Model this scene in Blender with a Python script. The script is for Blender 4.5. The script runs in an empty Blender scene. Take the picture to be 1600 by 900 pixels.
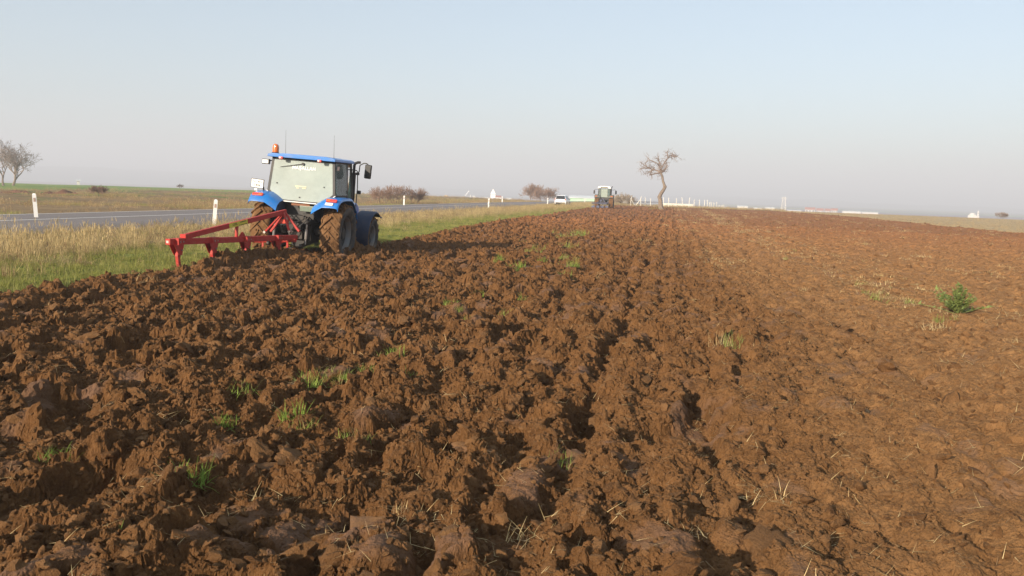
import bpy, bmesh, math, random
import numpy as np
from mathutils import Vector, Matrix, Euler

R = math.radians
random.seed(11)
rng = np.random.default_rng(11)
SC = bpy.context.scene
COL = SC.collection

# ------------------------------------------------------------------ camera
# World axes follow the field: +Y runs along the furrows, +X to the right.
CAM_H, YAW, PITCH, ROLL, FPX = 1.78, 11.0, 6.75, 1.87, 1256.0
cam_data = bpy.data.cameras.new('camera')
cam = bpy.data.objects.new('camera', cam_data)
COL.objects.link(cam)
CAM_M = Matrix.Rotation(R(YAW), 4, 'Z') @ Matrix.Rotation(R(90 - PITCH), 4, 'X') @ Matrix.Rotation(R(ROLL), 4, 'Z')
cam.matrix_world = Matrix.Translation((0, 0, CAM_H)) @ CAM_M
cam_data.sensor_width = 36.0
cam_data.lens = 36.0 * FPX / 1600.0
cam_data.clip_start = 0.05
cam_data.clip_end = 40000.0
SC.camera = cam

# ------------------------------------------------------------------ sky, sun, exposure
SUN_EL, SUN_AZ = 18.5, 205.0            # azimuth clockwise from +Y
world = bpy.data.worlds.new('World')
SC.world = world
world.use_nodes = True
wn = world.node_tree
sky = wn.nodes.new('ShaderNodeTexSky')
sky.sky_type = 'NISHITA'
sky.sun_disc = False
sky.sun_elevation = R(SUN_EL)
sky.sun_rotation = R(SUN_AZ)
sky.altitude = 100.0
sky.air_density = 1.0
sky.dust_density = 2.0
sky.ozone_density = 1.5
bg = wn.nodes['Background']
bg.inputs['Strength'].default_value = 0.110
hs = wn.nodes.new('ShaderNodeHueSaturation')      # a hazy winter sky: paler than a clear one, all round
hs.inputs['Saturation'].default_value = 0.85
hs.inputs['Value'].default_value = 1.0
wn.links.new(sky.outputs[0], hs.inputs['Color'])
veil = wn.nodes.new('ShaderNodeMix')               # thin even veil of high haze
veil.data_type = 'RGBA'
veil.inputs['Factor'].default_value = 0.42
veil.inputs[7].default_value = (3.1, 3.85, 4.3, 1)
wn.links.new(hs.outputs[0], veil.inputs[6])
wn.links.new(veil.outputs[2], bg.inputs[0])

sun_data = bpy.data.lights.new('sun', 'SUN')
sun = bpy.data.objects.new('sun', sun_data)
COL.objects.link(sun)
sun_data.energy = 5.0
sun_data.angle = R(0.55)
sun_data.color = (1.0, 0.86, 0.68)
sd = Vector((math.sin(R(SUN_AZ)) * math.cos(R(SUN_EL)), math.cos(R(SUN_AZ)) * math.cos(R(SUN_EL)), math.sin(R(SUN_EL))))
sun.rotation_euler = sd.to_track_quat('Z', 'Y').to_euler()
sun.location = (0, 0, 60)

SC.view_settings.view_transform = 'Standard'
SC.view_settings.look = 'None'
SC.view_settings.gamma = 1.0
SC.view_settings.exposure = 0.83
SC.render.engine = 'CYCLES'
SC.cycles.use_denoising = True
SC.cycles.max_bounces = 6
SC.cycles.diffuse_bounces = 2
SC.cycles.glossy_bounces = 3
SC.cycles.transmission_bounces = 6
SC.cycles.transparent_max_bounces = 12
SC.cycles.volume_bounces = 0
HAZE_DENSITY = 0.0009
HAZE_COLOR = (0.87, 0.895, 0.98)


# ------------------------------------------------------------------ placing helpers
def px_ray(px, py):
    """direction through a pixel of the 1600 x 900 photograph"""
    return (CAM_M.to_3x3() @ Vector(((px - 800) / FPX, (450 - py) / FPX, -1.0))).normalized()


def on_ground(px, py, z=0.0):
    d = px_ray(px, py)
    t = (z - CAM_H) / d.z
    return Vector((d.x * t, d.y * t, z))


def out_at(px, py, dist):
    """point seen at a pixel, a horizontal distance away"""
    d = px_ray(px, py)
    t = dist / math.hypot(d.x, d.y)
    return Vector((d.x * t, d.y * t, CAM_H + d.z * t))


# ------------------------------------------------------------------ noise (numpy)
def hash01(ix, iy, k):
    h = (ix.astype(np.int64) * 374761393 + iy.astype(np.int64) * 668265263 + k * 1274126177) & 0xFFFFFFFF
    h = ((h ^ (h >> 13)) * 1274126177) & 0xFFFFFFFF
    h = ((h ^ (h >> 16)) * 2246822519) & 0xFFFFFFFF
    h = h ^ (h >> 15)
    return (h & 0xFFFFFF).astype(np.float64) / 16777215.0


def vnoise(x, y, k=0):
    """gradient noise, about -1..1"""
    ix, iy = np.floor(x), np.floor(y)
    fx, fy = x - ix, y - iy
    u, v = fx * fx * fx * (fx * (fx * 6 - 15) + 10), fy * fy * fy * (fy * (fy * 6 - 15) + 10)
    out = 0
    for dx in (0, 1):
        for dy in (0, 1):
            a = hash01(ix + dx, iy + dy, k) * 2 * np.pi
            g = np.cos(a) * (fx - dx) + np.sin(a) * (fy - dy)
            out = out + g * (u if dx else 1 - u) * (v if dy else 1 - v)
    return out * 1.5


def fbm(x, y, n=4, k=0, gain=0.5):
    s, a, f = 0, 1.0, 1.0
    for i in range(n):
        s = s + a * vnoise(x * f + 17.3 * i, y * f - 9.1 * i, k + i)
        a *= gain
        f *= 2.03
    return s


def cells(x, y, k=0, jit=0.95):
    """nearest-cell data: (F1, F2, dx, dy, r1, r2, r3)"""
    ix, iy = np.floor(x), np.floor(y)
    f1 = np.full(x.shape, 9.0)
    f2 = np.full(x.shape, 9.0)
    bx = np.zeros(x.shape); by = np.zeros(x.shape); cx = np.zeros(x.shape); cy = np.zeros(x.shape)
    for ox in (-1, 0, 1):
        for oy in (-1, 0, 1):
            gx, gy = ix + ox, iy + oy
            px_ = gx + 0.5 + (hash01(gx, gy, k) - 0.5) * jit
            py_ = gy + 0.5 + (hash01(gx, gy, k + 1) - 0.5) * jit
            dx, dy = x - px_, y - py_
            d = np.sqrt(dx * dx + dy * dy)
            near = d < f1
            f2 = np.where(near, f1, np.minimum(f2, d))
            bx = np.where(near, dx, bx); by = np.where(near, dy, by)
            cx = np.where(near, gx, cx); cy = np.where(near, gy, cy)
            f1 = np.where(near, d, f1)
    return f1, f2, bx, by, hash01(cx, cy, k + 2), hash01(cx, cy, k + 3), hash01(cx, cy, k + 4)


def sstep(a, b, x):
    t = np.clip((x - a) / (b - a), 0, 1)
    return t * t * (3 - 2 * t)


# ------------------------------------------------------------------ tagging and mesh helpers
def tag(o, label=None, cat=None, group=None, kind=None):
    if label: o['label'] = label
    if cat: o['category'] = cat
    if group: o['group'] = group
    if kind: o['kind'] = kind
    return o


def empty(name, loc=(0, 0, 0), rot=(0, 0, 0)):
    o = bpy.data.objects.new(name, None)
    o.empty_display_size = 0.3
    o.location = loc
    o.rotation_euler = rot
    COL.objects.link(o)
    return o


def link(name, me, parent=None):
    o = bpy.data.objects.new(name, me)
    COL.objects.link(o)
    if parent: o.parent = parent
    return o


def copy_tree(o, parent=None):
    c = o.copy()
    COL.objects.link(c)
    if parent: c.parent = parent
    for ch in o.children:
        copy_tree(ch, c)
    return c


class MB:
    """collects shapes, then links them as one mesh object"""
    def __init__(s):
        s.v, s.f, s.m, s.cur = [], [], [], 0

    def add(s, vs, fs):
        n = len(s.v)
        s.v += [tuple(v) for v in vs]
        s.f += [tuple(i + n for i in f) for f in fs]
        s.m += [s.cur] * len(fs)
        return s

    def box(s, c, d, rot=None):
        M = Euler(rot).to_matrix() if rot else Matrix.Identity(3)
        c = Vector(c)
        vs = [c + M @ Vector((x * d[0] / 2, y * d[1] / 2, z * d[2] / 2)) for x in (-1, 1) for y in (-1, 1) for z in (-1, 1)]
        return s.add(vs, [(0, 1, 3, 2), (4, 6, 7, 5), (0, 4, 5, 1), (2, 3, 7, 6), (0, 2, 6, 4), (1, 5, 7, 3)])

    def bar(s, a, b, w, h, up=(0, 0, 1), w2=None, h2=None):
        a, b = Vector(a), Vector(b)
        d = (b - a).normalized()
        up = Vector(up)
        side = d.cross(up)
        if side.length < 1e-4: side = d.cross(Vector((1, 0, 0)))
        side.normalize()
        u = side.cross(d)
        w2, h2 = w2 or w, h2 or h
        vs = [a + side * sx * w / 2 + u * sz * h / 2 for sx, sz in ((-1, -1), (1, -1), (1, 1), (-1, 1))]
        vs += [b + side * sx * w2 / 2 + u * sz * h2 / 2 for sx, sz in ((-1, -1), (1, -1), (1, 1), (-1, 1))]
        return s.add(vs, [(3, 2, 1, 0), (4, 5, 6, 7), (0, 1, 5, 4), (1, 2, 6, 5), (2, 3, 7, 6), (3, 0, 4, 7)])

    def tube(s, pts, r, n=8, cap=True):
        pts = [Vector(p) for p in pts]
        rs = r if isinstance(r, (list, tuple)) else [r] * len(pts)
        u = None
        vs = []
        for i, p in enumerate(pts):
            t = (pts[min(i + 1, len(pts) - 1)] - pts[max(i - 1, 0)])
            t = t.normalized() if t.length > 1e-9 else Vector((0, 0, 1))
            if u is None:
                u = t.orthogonal().normalized()
            else:
                u = (u - t * u.dot(t))
                u = u.normalized() if u.length > 1e-6 else t.orthogonal().normalized()
            w = t.cross(u)
            vs += [p + (u * math.cos(2 * math.pi * k / n) + w * math.sin(2 * math.pi * k / n)) * rs[i] for k in range(n)]
        fs = []
        for i in range(len(pts) - 1):
            for k in range(n):
                a, b = i * n + k, i * n + (k + 1) % n
                fs.append((a, b, b + n, a + n))
        if cap:
            fs.append(tuple(reversed(range(n))))
            fs.append(tuple((len(pts) - 1) * n + k for k in range(n)))
        return s.add(vs, fs)

    def lathe(s, prof, c=(0, 0, 0), axis='X', n=32, closed=False):
        """prof: list of (radius, along)"""
        vs = []
        for k in range(n):
            a = 2 * math.pi * k / n
            for r, h in prof:
                p = (h, r * math.cos(a), r * math.sin(a))
                if axis == 'Z': p = (r * math.cos(a), r * math.sin(a), h)
                if axis == 'Y': p = (r * math.sin(a), h, r * math.cos(a))
                vs.append((p[0] + c[0], p[1] + c[1], p[2] + c[2]))
        m = len(prof)
        fs = []
        for k in range(n):
            k2 = (k + 1) % n
            for j in range(m if closed else m - 1):
                j2 = (j + 1) % m
                fs.append((k * m + j, k2 * m + j, k2 * m + j2, k * m + j2))
        return s.add(vs, fs)

    def prism(s, poly, h0, h1, axis='X'):
        """extrude a polygon along an axis; poly in the other two axes (y,z / x,z / x,y)"""
        def mk(p, h):
            return {'X': (h, p[0], p[1]), 'Y': (p[0], h, p[1]), 'Z': (p[0], p[1], h)}[axis]
        n = len(poly)
        vs = [mk(p, h0) for p in poly] + [mk(p, h1) for p in poly]
        fs = [tuple(reversed(range(n))), tuple(range(n, 2 * n))]
        fs += [(i, (i + 1) % n, n + (i + 1) % n, n + i) for i in range(n)]
        return s.add(vs, fs)

    def strip(s, rows, thick=0.0, nrm=None):
        """sheet through rows of points; thick gives it a second skin"""
        m, n = len(rows), len(rows[0])
        P = [Vector(p) for r in rows for p in r]
        fs = [(i * n + j, i * n + j + 1, (i + 1) * n + j + 1, (i + 1) * n + j) for i in range(m - 1) for j in range(n - 1)]
        if not thick:
            return s.add(P, fs)
        N = []
        for i in range(m):
            for j in range(n):
                a = P[min(i + 1, m - 1) * n + j] - P[max(i - 1, 0) * n + j]
                b = P[i * n + min(j + 1, n - 1)] - P[i * n + max(j - 1, 0)]
                N.append(a.cross(b).normalized())
        Q = [p + k * thick for p, k in zip(P, N)]
        o = m * n
        fs2 = fs + [tuple(o + i for i in reversed(f)) for f in fs]
        edge = [j for j in range(n)] + [i * n + n - 1 for i in range(1, m)] + [(m - 1) * n + j for j in range(n - 2, -1, -1)] + [i * n for i in range(m - 2, 0, -1)]
        for a, b in zip(edge, edge[1:] + edge[:1]):
            fs2.append((b, a, o + a, o + b))
        return s.add(P + Q, fs2)

    def mesh(s, name, mats, smooth=None, recalc=True):
        me = bpy.data.meshes.new(name)
        me.from_pydata(s.v, [], s.f)
        mats = mats if isinstance(mats, (list, tuple)) else [mats]
        for m in mats: me.materials.append(m)
        if len(mats) > 1: me.polygons.foreach_set('material_index', s.m)
        if recalc:
            bm = bmesh.new(); bm.from_mesh(me)
            bmesh.ops.recalc_face_normals(bm, faces=bm.faces)
            bm.to_mesh(me); bm.free()
        if smooth is not None:
            me.polygons.foreach_set('use_smooth', [True] * len(me.polygons))
            me.set_sharp_from_angle(angle=R(smooth))
        me.update()
        return me

    def build(s, name, mats, parent=None, bevel=0, smooth=35, recalc=True, seg=2):
        o = link(name, s.mesh(name, mats, smooth, recalc), parent)
        if bevel:
            b = o.modifiers.new('bevel', 'BEVEL')
            b.width = bevel; b.segments = seg; b.limit_method = 'ANGLE'; b.angle_limit = R(40)
            b.harden_normals = True
        return o


def np_mesh(name, V, F, mats, smooth=True, attrs=None):
    """big mesh from numpy arrays; F is (n,3) or (n,4)"""
    me = bpy.data.meshes.new(name)
    V = np.ascontiguousarray(V, dtype=np.float32)
    k = F.shape[1]
    me.vertices.add(len(V)); me.vertices.foreach_set('co', V.ravel())
    me.loops.add(F.size); me.loops.foreach_set('vertex_index', np.ascontiguousarray(F, dtype=np.int32).ravel())
    me.polygons.add(len(F))
    me.polygons.foreach_set('loop_start', np.arange(0, F.size, k, dtype=np.int32))
    me.polygons.foreach_set('use_smooth', np.full(len(F), smooth))
    for m in (mats if isinstance(mats, (list, tuple)) else [mats]): me.materials.append(m)
    me.update(calc_edges=True)
    for n_, a in (attrs or {}).items():
        at = me.attributes.new(n_, 'FLOAT', 'POINT')
        at.data.foreach_set('value', np.ascontiguousarray(a, dtype=np.float32))
    return me


# ------------------------------------------------------------------ materials
class NT:
    def __init__(s, name):
        s.mat = bpy.data.materials.new(name)
        s.mat.use_nodes = True
        s.t = s.mat.node_tree
        s.b = s.t.nodes['Principled BSDF']
        s.out = s.t.nodes['Material Output']

    def n(s, typ, **kw):
        nd = s.t.nodes.new(typ)
        for k, v in kw.items(): setattr(nd, k, v)
        return nd

    def put(s, sock, v):
        if isinstance(v, bpy.types.NodeSocket): s.t.links.new(v, sock)
        elif isinstance(v, (tuple, list)) and len(v) == 3 and sock.type == 'RGBA': sock.default_value = (*v, 1)
        else: sock.default_value = v

    def noise(s, scale, detail=4, rough=0.55, vec=None, dist=0.0):
        nd = s.n('ShaderNodeTexNoise')
        nd.inputs['Scale'].default_value = scale
        nd.inputs['Detail'].default_value = detail
        nd.inputs['Roughness'].default_value = rough
        nd.inputs['Distortion'].default_value = dist
        if vec is not None: s.put(nd.inputs['Vector'], vec)
        return nd.outputs['Fac']

    def obj(s):
        return s.n('ShaderNodeTexCoord').outputs['Object']

    def pos(s):
        return s.n('ShaderNodeNewGeometry').outputs['Position']

    def attr(s, name):
        return s.n('ShaderNodeAttribute', attribute_name=name).outputs['Fac']

    def rnd(s):
        return s.n('ShaderNodeObjectInfo').outputs['Random']

    def math(s, op, a, b=0.0, c=0.0):
        nd = s.n('ShaderNodeMath', operation=op)
        s.put(nd.inputs[0], a); s.put(nd.inputs[1], b); s.put(nd.inputs[2], c)
        return nd.outputs[0]

    def rng(s, v, a, b, c=0.0, d=1.0):
        nd = s.n('ShaderNodeMapRange', interpolation_type='SMOOTHSTEP')
        s.put(nd.inputs[0], v)
        for i, q in enumerate((a, b, c, d)): nd.inputs[i + 1].default_value = q
        return nd.outputs[0]

    def mix(s, f, a, b, mode='MIX'):
        nd = s.n('ShaderNodeMix', data_type='RGBA', blend_type=mode)
        s.put(nd.inputs['Factor'], f)
        s.put(nd.inputs[6], a); s.put(nd.inputs[7], b)
        return nd.outputs[2]

    def sep(s, v):
        nd = s.n('ShaderNodeSeparateXYZ'); s.put(nd.inputs[0], v)
        return nd.outputs

    def bump(s, h, strength=0.5, dist=0.02):
        nd = s.n('ShaderNodeBump')
        nd.inputs['Strength'].default_value = strength
        nd.inputs['Distance'].default_value = dist
        s.put(nd.inputs['Height'], h)
        s.put(s.b.inputs['Normal'], nd.outputs[0])

    def set(s, **kw):
        names = {'color': 'Base Color', 'rough': 'Roughness', 'metal': 'Metallic', 'spec': 'Specular IOR Level', 'coat': 'Coat Weight', 'alpha': 'Alpha', 'trans': 'Transmission Weight', 'ior': 'IOR'}
        for k, v in kw.items(): s.put(s.b.inputs[names[k]], v)
        return s


MUD = (0.19, 0.105, 0.052)


def paint(name, col, rough=0.4, dirt=0.35, coat=0.0, metal=0.0, low=None, spec=0.5, scale=6.0):
    """painted / plastic surface with dust, and mud that is thicker low down (object z below `low`)"""
    t = NT(name)
    o = t.obj()
    n1 = t.noise(scale, 5, 0.6, o)
    n2 = t.noise(scale * 7, 3, 0.6, o)
    f = t.math('MULTIPLY', t.rng(n1, 0.42, 0.75), dirt)
    f = t.math('ADD', f, t.math('MULTIPLY', t.rng(n2, 0.58, 0.75), dirt * 0.5))
    if low:
        z = t.sep(o)[2]
        f = t.math('ADD', f, t.math('MULTIPLY', t.rng(z, low[0], low[1], 1, 0), t.rng(n1, 0.3, 0.62)))
    f = t.math('MINIMUM', f, 0.95)
    t.set(color=t.mix(f, col, (0.26, 0.17, 0.10)), rough=t.rng(f, 0, 0.6, rough, 0.9), metal=metal, coat=coat, spec=spec)
    return t.mat


def plain(name, col, rough=0.8, var=0.25, scale=8.0, bump=0.0, spec=0.3, metal=0.0, rnd=0.0):
    t = NT(name)
    n1 = t.noise(scale, 5, 0.6, t.obj())
    d = tuple(c * (1 - var) for c in col)
    l = tuple(min(1, c * (1 + var)) for c in col)
    c = t.mix(t.rng(n1, 0.3, 0.7), d, l)
    if rnd:
        hs = t.n('ShaderNodeHueSaturation')
        t.put(hs.inputs['Color'], c)
        t.put(hs.inputs['Value'], t.rng(t.rnd(), 0, 1, 1 - rnd, 1 + rnd))
        t.put(hs.inputs['Hue'], t.rng(t.rnd(), 0, 1, 0.5 - rnd * 0.04, 0.5 + rnd * 0.04))
        c = hs.outputs[0]
    t.set(color=c, rough=rough, spec=spec, metal=metal)
    if bump: t.bump(n1, 0.6, bump)
    return t.mat


def leafy(name, col_a, col_b, trans=0.25, rough=0.75):
    """grass / straw / leaf: colour varies per plant and along it, some light passes through"""
    t = NT(name)
    n1 = t.noise(0.35, 3, 0.6, t.pos())
    f = t.math('ADD', t.math('MULTIPLY', t.rnd(), 0.6), t.math('MULTIPLY', t.rng(n1, 0.3, 0.7), 0.5))
    c = t.mix(f, col_a, col_b)
    t.set(color=c, rough=rough, spec=0.25)
    tr = t.n('ShaderNodeBsdfTranslucent')
    t.put(tr.inputs['Color'], c)
    mx = t.n('ShaderNodeMixShader')
    mx.inputs[0].default_value = trans
    t.t.links.new(t.b.outputs[0], mx.inputs[1])
    t.t.links.new(tr.outputs[0], mx.inputs[2])
    t.t.links.new(mx.outputs[0], t.out.inputs['Surface'])
    return t.mat
# ================================================================== SETTING
FIELD_END = 158.0


def left_edge(y):
    e = np.interp(y, [-60, 11.5, 16.5, 19.5, 22, 28, 38, 50, 200], [-10.0, -9.75, -9.8, -9.9, -9.3, -8.9, -9.8, -10.4, -10.4])
    e = e + 0.30 * np.exp(-((y - 14.2) / 1.1) ** 2)
    return e + 0.22 * vnoise(y * 0.7, y * 0 + 3.3, 5) + 0.12 * vnoise(y * 2.3, y * 0 + 8.3, 6)


def right_edge(y):
    return 32 - 0.085 * y + 0.8 * vnoise(y * 0.11, y * 0 + 1.7, 7)


def rough_map(x, y):
    rx = x + 0.7 * vnoise(x * 0.35, y * 0.13, 21) + 0.25 * vnoise(x * 1.1, y * 0.5, 22)
    a = np.interp(rx, [-12, -4, -0.6, 0.5, 1.4, 3.0, 6, 40], [1.0, 1.0, 0.95, 0.84, 0.60, 0.43, 0.33, 0.30])
    return a


def soil(x, y):
    """height of the ploughed soil and how slab-like (smeared smooth) it is"""
    x = np.asarray(x, float); y = np.asarray(y, float)
    rough = rough_map(x, y)
    # ragged outlines: warp the coordinates before cutting them into clods
    w1x, w1y = fbm(x * 3.1, y * 3.1, 3, 31), fbm(x * 3.1, y * 3.1, 3, 41)
    w2x, w2y = fbm(x * 14, y * 14, 2, 51), fbm(x * 14, y * 14, 2, 61)
    X, Y = x + 0.085 * w1x + 0.016 * w2x, y + 0.085 * w1y + 0.016 * w2y
    # furrow slices, every 0.45 m or so, wandering a little
    ph = (x + 0.10 * vnoise(y * 0.6, x * 0.15, 71) + 0.05 * w1x) / 0.47
    ridge = 0.5 + 0.5 * np.sin(2 * np.pi * ph)
    ridge = ridge * (0.75 + 0.5 * vnoise(x * 0.8, y * 1.3, 72))
    # big slices, medium clods, small clods: tilted plates and lumps with gaps between
    f1, f2, dx, dy, a1, a2, a3 = cells(X / 0.33, Y / 0.52, 81)
    e = f2 - f1
    big = (a1 * 0.9 + (a2 - 0.5) * dx * 1.5 + (a3 - 0.35) * dy * 1.2) * sstep(-0.12, 0.5, e)
    sl1 = sstep(0.12, 0.4, e) * (a2 > 0.5)
    f1, f2, dx, dy, b1, b2, b3 = cells(X / 0.15 + 7.7, Y / 0.18 + 3.1, 91)
    e = f2 - f1
    med = b1 + (b2 - 0.5) * dx * 1.6 + (b3 - 0.4) * dy * 1.3
    gap = 1 - sstep(0.0, 0.25, e)
    # crumbly mass: bumps with sharp creases between them, at every size
    bil = 0
    for i, (f, a) in enumerate(((2.1, 0.105), (4.5, 0.066), (9.6, 0.040), (20.0, 0.024), (41.0, 0.013))):
        bil = bil + a * (np.abs(vnoise(X * f + 3.7 * i, Y * f * 0.92 - 5.1 * i, 111 + i)) - 0.28)
    fine_bil = 0
    for i, (f, a) in enumerate(((9.6, 0.030), (20.0, 0.020), (41.0, 0.012))):
        fine_bil = fine_bil + a * (np.abs(vnoise(x * f + 3.7 * i, y * f * 0.92 - 5.1 * i, 211 + i)) - 0.28)
    slab = sl1 * sstep(0.06, 0.3, vnoise(x * 1.1, y * 0.9, 121))
    low = fbm(x * 0.55, y * 0.4, 3, 131)
    lump = fbm(x * 1.9, y * 1.5, 4, 171)
    calm = 1 - 0.8 * slab
    r2 = rough ** 1.9
    fine = 1 - sstep(0.3, 0.75, rough)
    h = 0.045 * low * (0.5 + rough) + 0.085 * (ridge - 0.5) * (0.35 + 0.65 * rough) + 0.06 * lump * r2
    h = h + 0.130 * (big - 0.42) * r2
    h = h + (0.040 * (med - 0.42) - 0.022 * gap) * r2 * calm
    h = h + bil * (0.12 + 0.95 * r2) * (1 - 0.72 * slab)
    # open furrows between passes, broken up along their length
    for xf, wd, dp in ((-0.62, 0.10, 0.11), (0.55, 0.10, 0.09), (-1.85, 0.12, 0.10), (-3.1, 0.13, 0.09), (-4.6, 0.12, 0.09), (1.45, 0.11, 0.05), (2.6, 0.14, 0.05), (-6.4, 0.13, 0.09)):
        u = (x - xf - 0.14 * vnoise(y * 0.5, y * 0 + xf, 221) - 0.05 * w1x) / wd
        h = h - dp * np.exp(-u * u) * sstep(-0.35, 0.25, vnoise(y * 0.55 + xf * 9, y * 0 + 2.2, 222) + 0.1)
    # deep holes left between turned slices
    hole = sstep(0.28, 0.75, fbm(x * 1.6 + 4.0, y * 1.0, 3, 141))
    h = h - 0.20 * hole * r2
    # long smooth wheel hollows and tool marks on the finer side
    h = h + fine * (0.015 * fbm(X * 2.3, Y * 1.5, 5, 181, 0.58) + 0.014 * np.sin(2 * np.pi * (x + 0.25 * vnoise(y * 0.25, x * 0.1, 73)) / 1.05) + 0.025 * vnoise(x * 1.5, y * 0.35, 151))
    pit = sstep(0.36, 0.6, fbm(x * 3.4, y * 2.6, 3, 161))
    h = h - fine * 0.075 * pit + fine * 0.6 * fine_bil
    crack = 1 - sstep(0.0, 0.055, np.abs(fbm(x * 2.0 + 0.3 * w1x, y * 1.2, 3, 191)))
    h = h - fine * 0.028 * crack * sstep(0.0, 0.3, vnoise(x * 0.9, y * 0.6, 192))
    # the tractor's spoil, heaped where the tines are working
    spoil = np.exp(-(((x + 9.42 - 0.14 * (y - 17)) / 0.62) ** 2 + ((y - 17.0) / 1.7) ** 4)) + 0.5 * np.exp(-(((x + 8.5) / 0.6) ** 2 + ((y - 19.8) / 1.5) ** 2))
    h = h + 0.20 * np.exp(-((y - 112) / 30) ** 2) + spoil * (0.11 + 0.13 * med + 0.09 * w1x)
    # a lip at the left edge, then down under the turf
    le = left_edge(y)
    h = h + 0.10 * np.exp(-((x - le - 0.45) / 0.35) ** 2)
    h = h - 0.55 * sstep(-0.02, -0.5, x - le)
    re = right_edge(y)
    h = h - 0.20 * sstep(-0.5, 0.5, x - re) - 0.2 * sstep(FIELD_END - 1, FIELD_END + 1, y + 0.8 * vnoise(x * 0.2, x * 0, 9))
    return h, slab * (0.35 + 0.65 * rough), rough


def soil_z(x, y):
    h, s, r = soil(np.array([x]), np.array([y]))
    return float(h[0])


def far_z(x, y):
    """lie of the land away from the field: level near, dropping to a plain, undulating a little"""
    r = np.hypot(x, y)
    az = np.degrees(np.arctan2(x, y)) + YAW
    start = 255 - 90 * sstep(-5, 6, az) * (1 - sstep(70, 110, az))
    z = -10.0 * (1 - np.exp(-np.maximum(0, r - start) / 260))
    z = z + (0.25 * fbm(x * 0.05, y * 0.05, 3, 201) + 0.22 * fbm(x * 0.16, y * 0.11, 4, 205)) * sstep(30, 55, -x) * (1 - sstep(200, 300, r))
    return z


# ---- soil material
def soil_material():
    t = NT('ploughed_earth')
    p = t.pos()
    slab, rough = t.attr('slab'), t.attr('rough')
    n_big = t.noise(0.45, 4, 0.6, p)
    n_mid = t.noise(5.5, 5, 0.65, p)
    n_fine = t.noise(55, 5, 0.7, p)
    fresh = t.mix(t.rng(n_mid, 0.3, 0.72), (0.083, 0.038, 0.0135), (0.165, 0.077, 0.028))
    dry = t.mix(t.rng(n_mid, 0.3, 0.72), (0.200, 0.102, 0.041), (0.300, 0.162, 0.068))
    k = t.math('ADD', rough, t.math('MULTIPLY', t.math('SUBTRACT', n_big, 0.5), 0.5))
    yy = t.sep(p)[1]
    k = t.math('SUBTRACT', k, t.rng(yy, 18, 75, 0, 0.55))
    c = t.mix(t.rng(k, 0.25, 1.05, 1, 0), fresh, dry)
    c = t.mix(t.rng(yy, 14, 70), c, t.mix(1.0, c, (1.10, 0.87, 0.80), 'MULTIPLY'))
    c = t.mix(t.math('MULTIPLY', t.rng(n_fine, 0.35, 0.8), 0.35), c, (0.29, 0.155, 0.07))
    c = t.mix(t.math('MULTIPLY', slab, t.rng(n_mid, 0.35, 0.62, 0.1, 0.7)), c, (0.160, 0.092, 0.060))
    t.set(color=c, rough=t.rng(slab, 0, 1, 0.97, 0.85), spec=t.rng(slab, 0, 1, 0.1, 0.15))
    hgt = t.math('ADD', t.math('MULTIPLY', n_fine, t.rng(slab, 0, 1, 1.0, 0.4)), t.math('MULTIPLY', t.noise(170, 3, 0.6, p), 0.4))
    t.bump(hgt, 1.0, 0.020)
    return t.mat


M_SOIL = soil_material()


def clod_material():
    t = NT('clod_earth')
    o, p = t.obj(), t.pos()
    n_mid, n_fine = t.noise(5, 5, 0.65, p), t.noise(55, 5, 0.7, p)
    c = t.mix(t.rng(n_mid, 0.3, 0.72), (0.09, 0.042, 0.016), (0.165, 0.081, 0.031))
    c = t.mix(t.rng(t.rnd(), 0.1, 1.0, 0, 0.55), c, (0.215, 0.112, 0.047))
    c = t.mix(t.math('MULTIPLY', t.rng(n_fine, 0.35, 0.8), 0.35), c, (0.29, 0.155, 0.07))
    t.set(color=c, rough=0.95, spec=0.15)
    t.bump(t.math('ADD', n_fine, t.math('MULTIPLY', t.noise(170, 3, 0.6, p), 0.4)), 1.0, 0.020)
    return t.mat


M_CLOD = clod_material()


def polar_grid(rs, az):
    """vertices and quads round the camera's foot; az in degrees clockwise from +Y, full circle"""
    A, Rr = np.meshgrid(np.radians(az), rs)
    x, y = Rr * np.sin(A), Rr * np.cos(A)
    n, m = len(rs), len(az)
    i = np.arange(n - 1)[:, None] * m
    j = np.arange(m)[None, :]
    j2 = (j + 1) % m
    F = np.stack([i + j, i + j2, i + m + j2, i + m + j], -1).reshape(-1, 4)
    return x.ravel(), y.ravel(), F


def keep(V, F, mask, attrs):
    F = F[mask]
    used = np.unique(F)
    mp = np.full(len(V), -1, dtype=np.int64)
    mp[used] = np.arange(len(used))
    return V[used], mp[F], {k: a[used] for k, a in attrs.items()}


def geometric(a, b, ratio):
    out = [a]
    while out[-1] < b: out.append(out[-1] * (1 + ratio))
    return out


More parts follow.
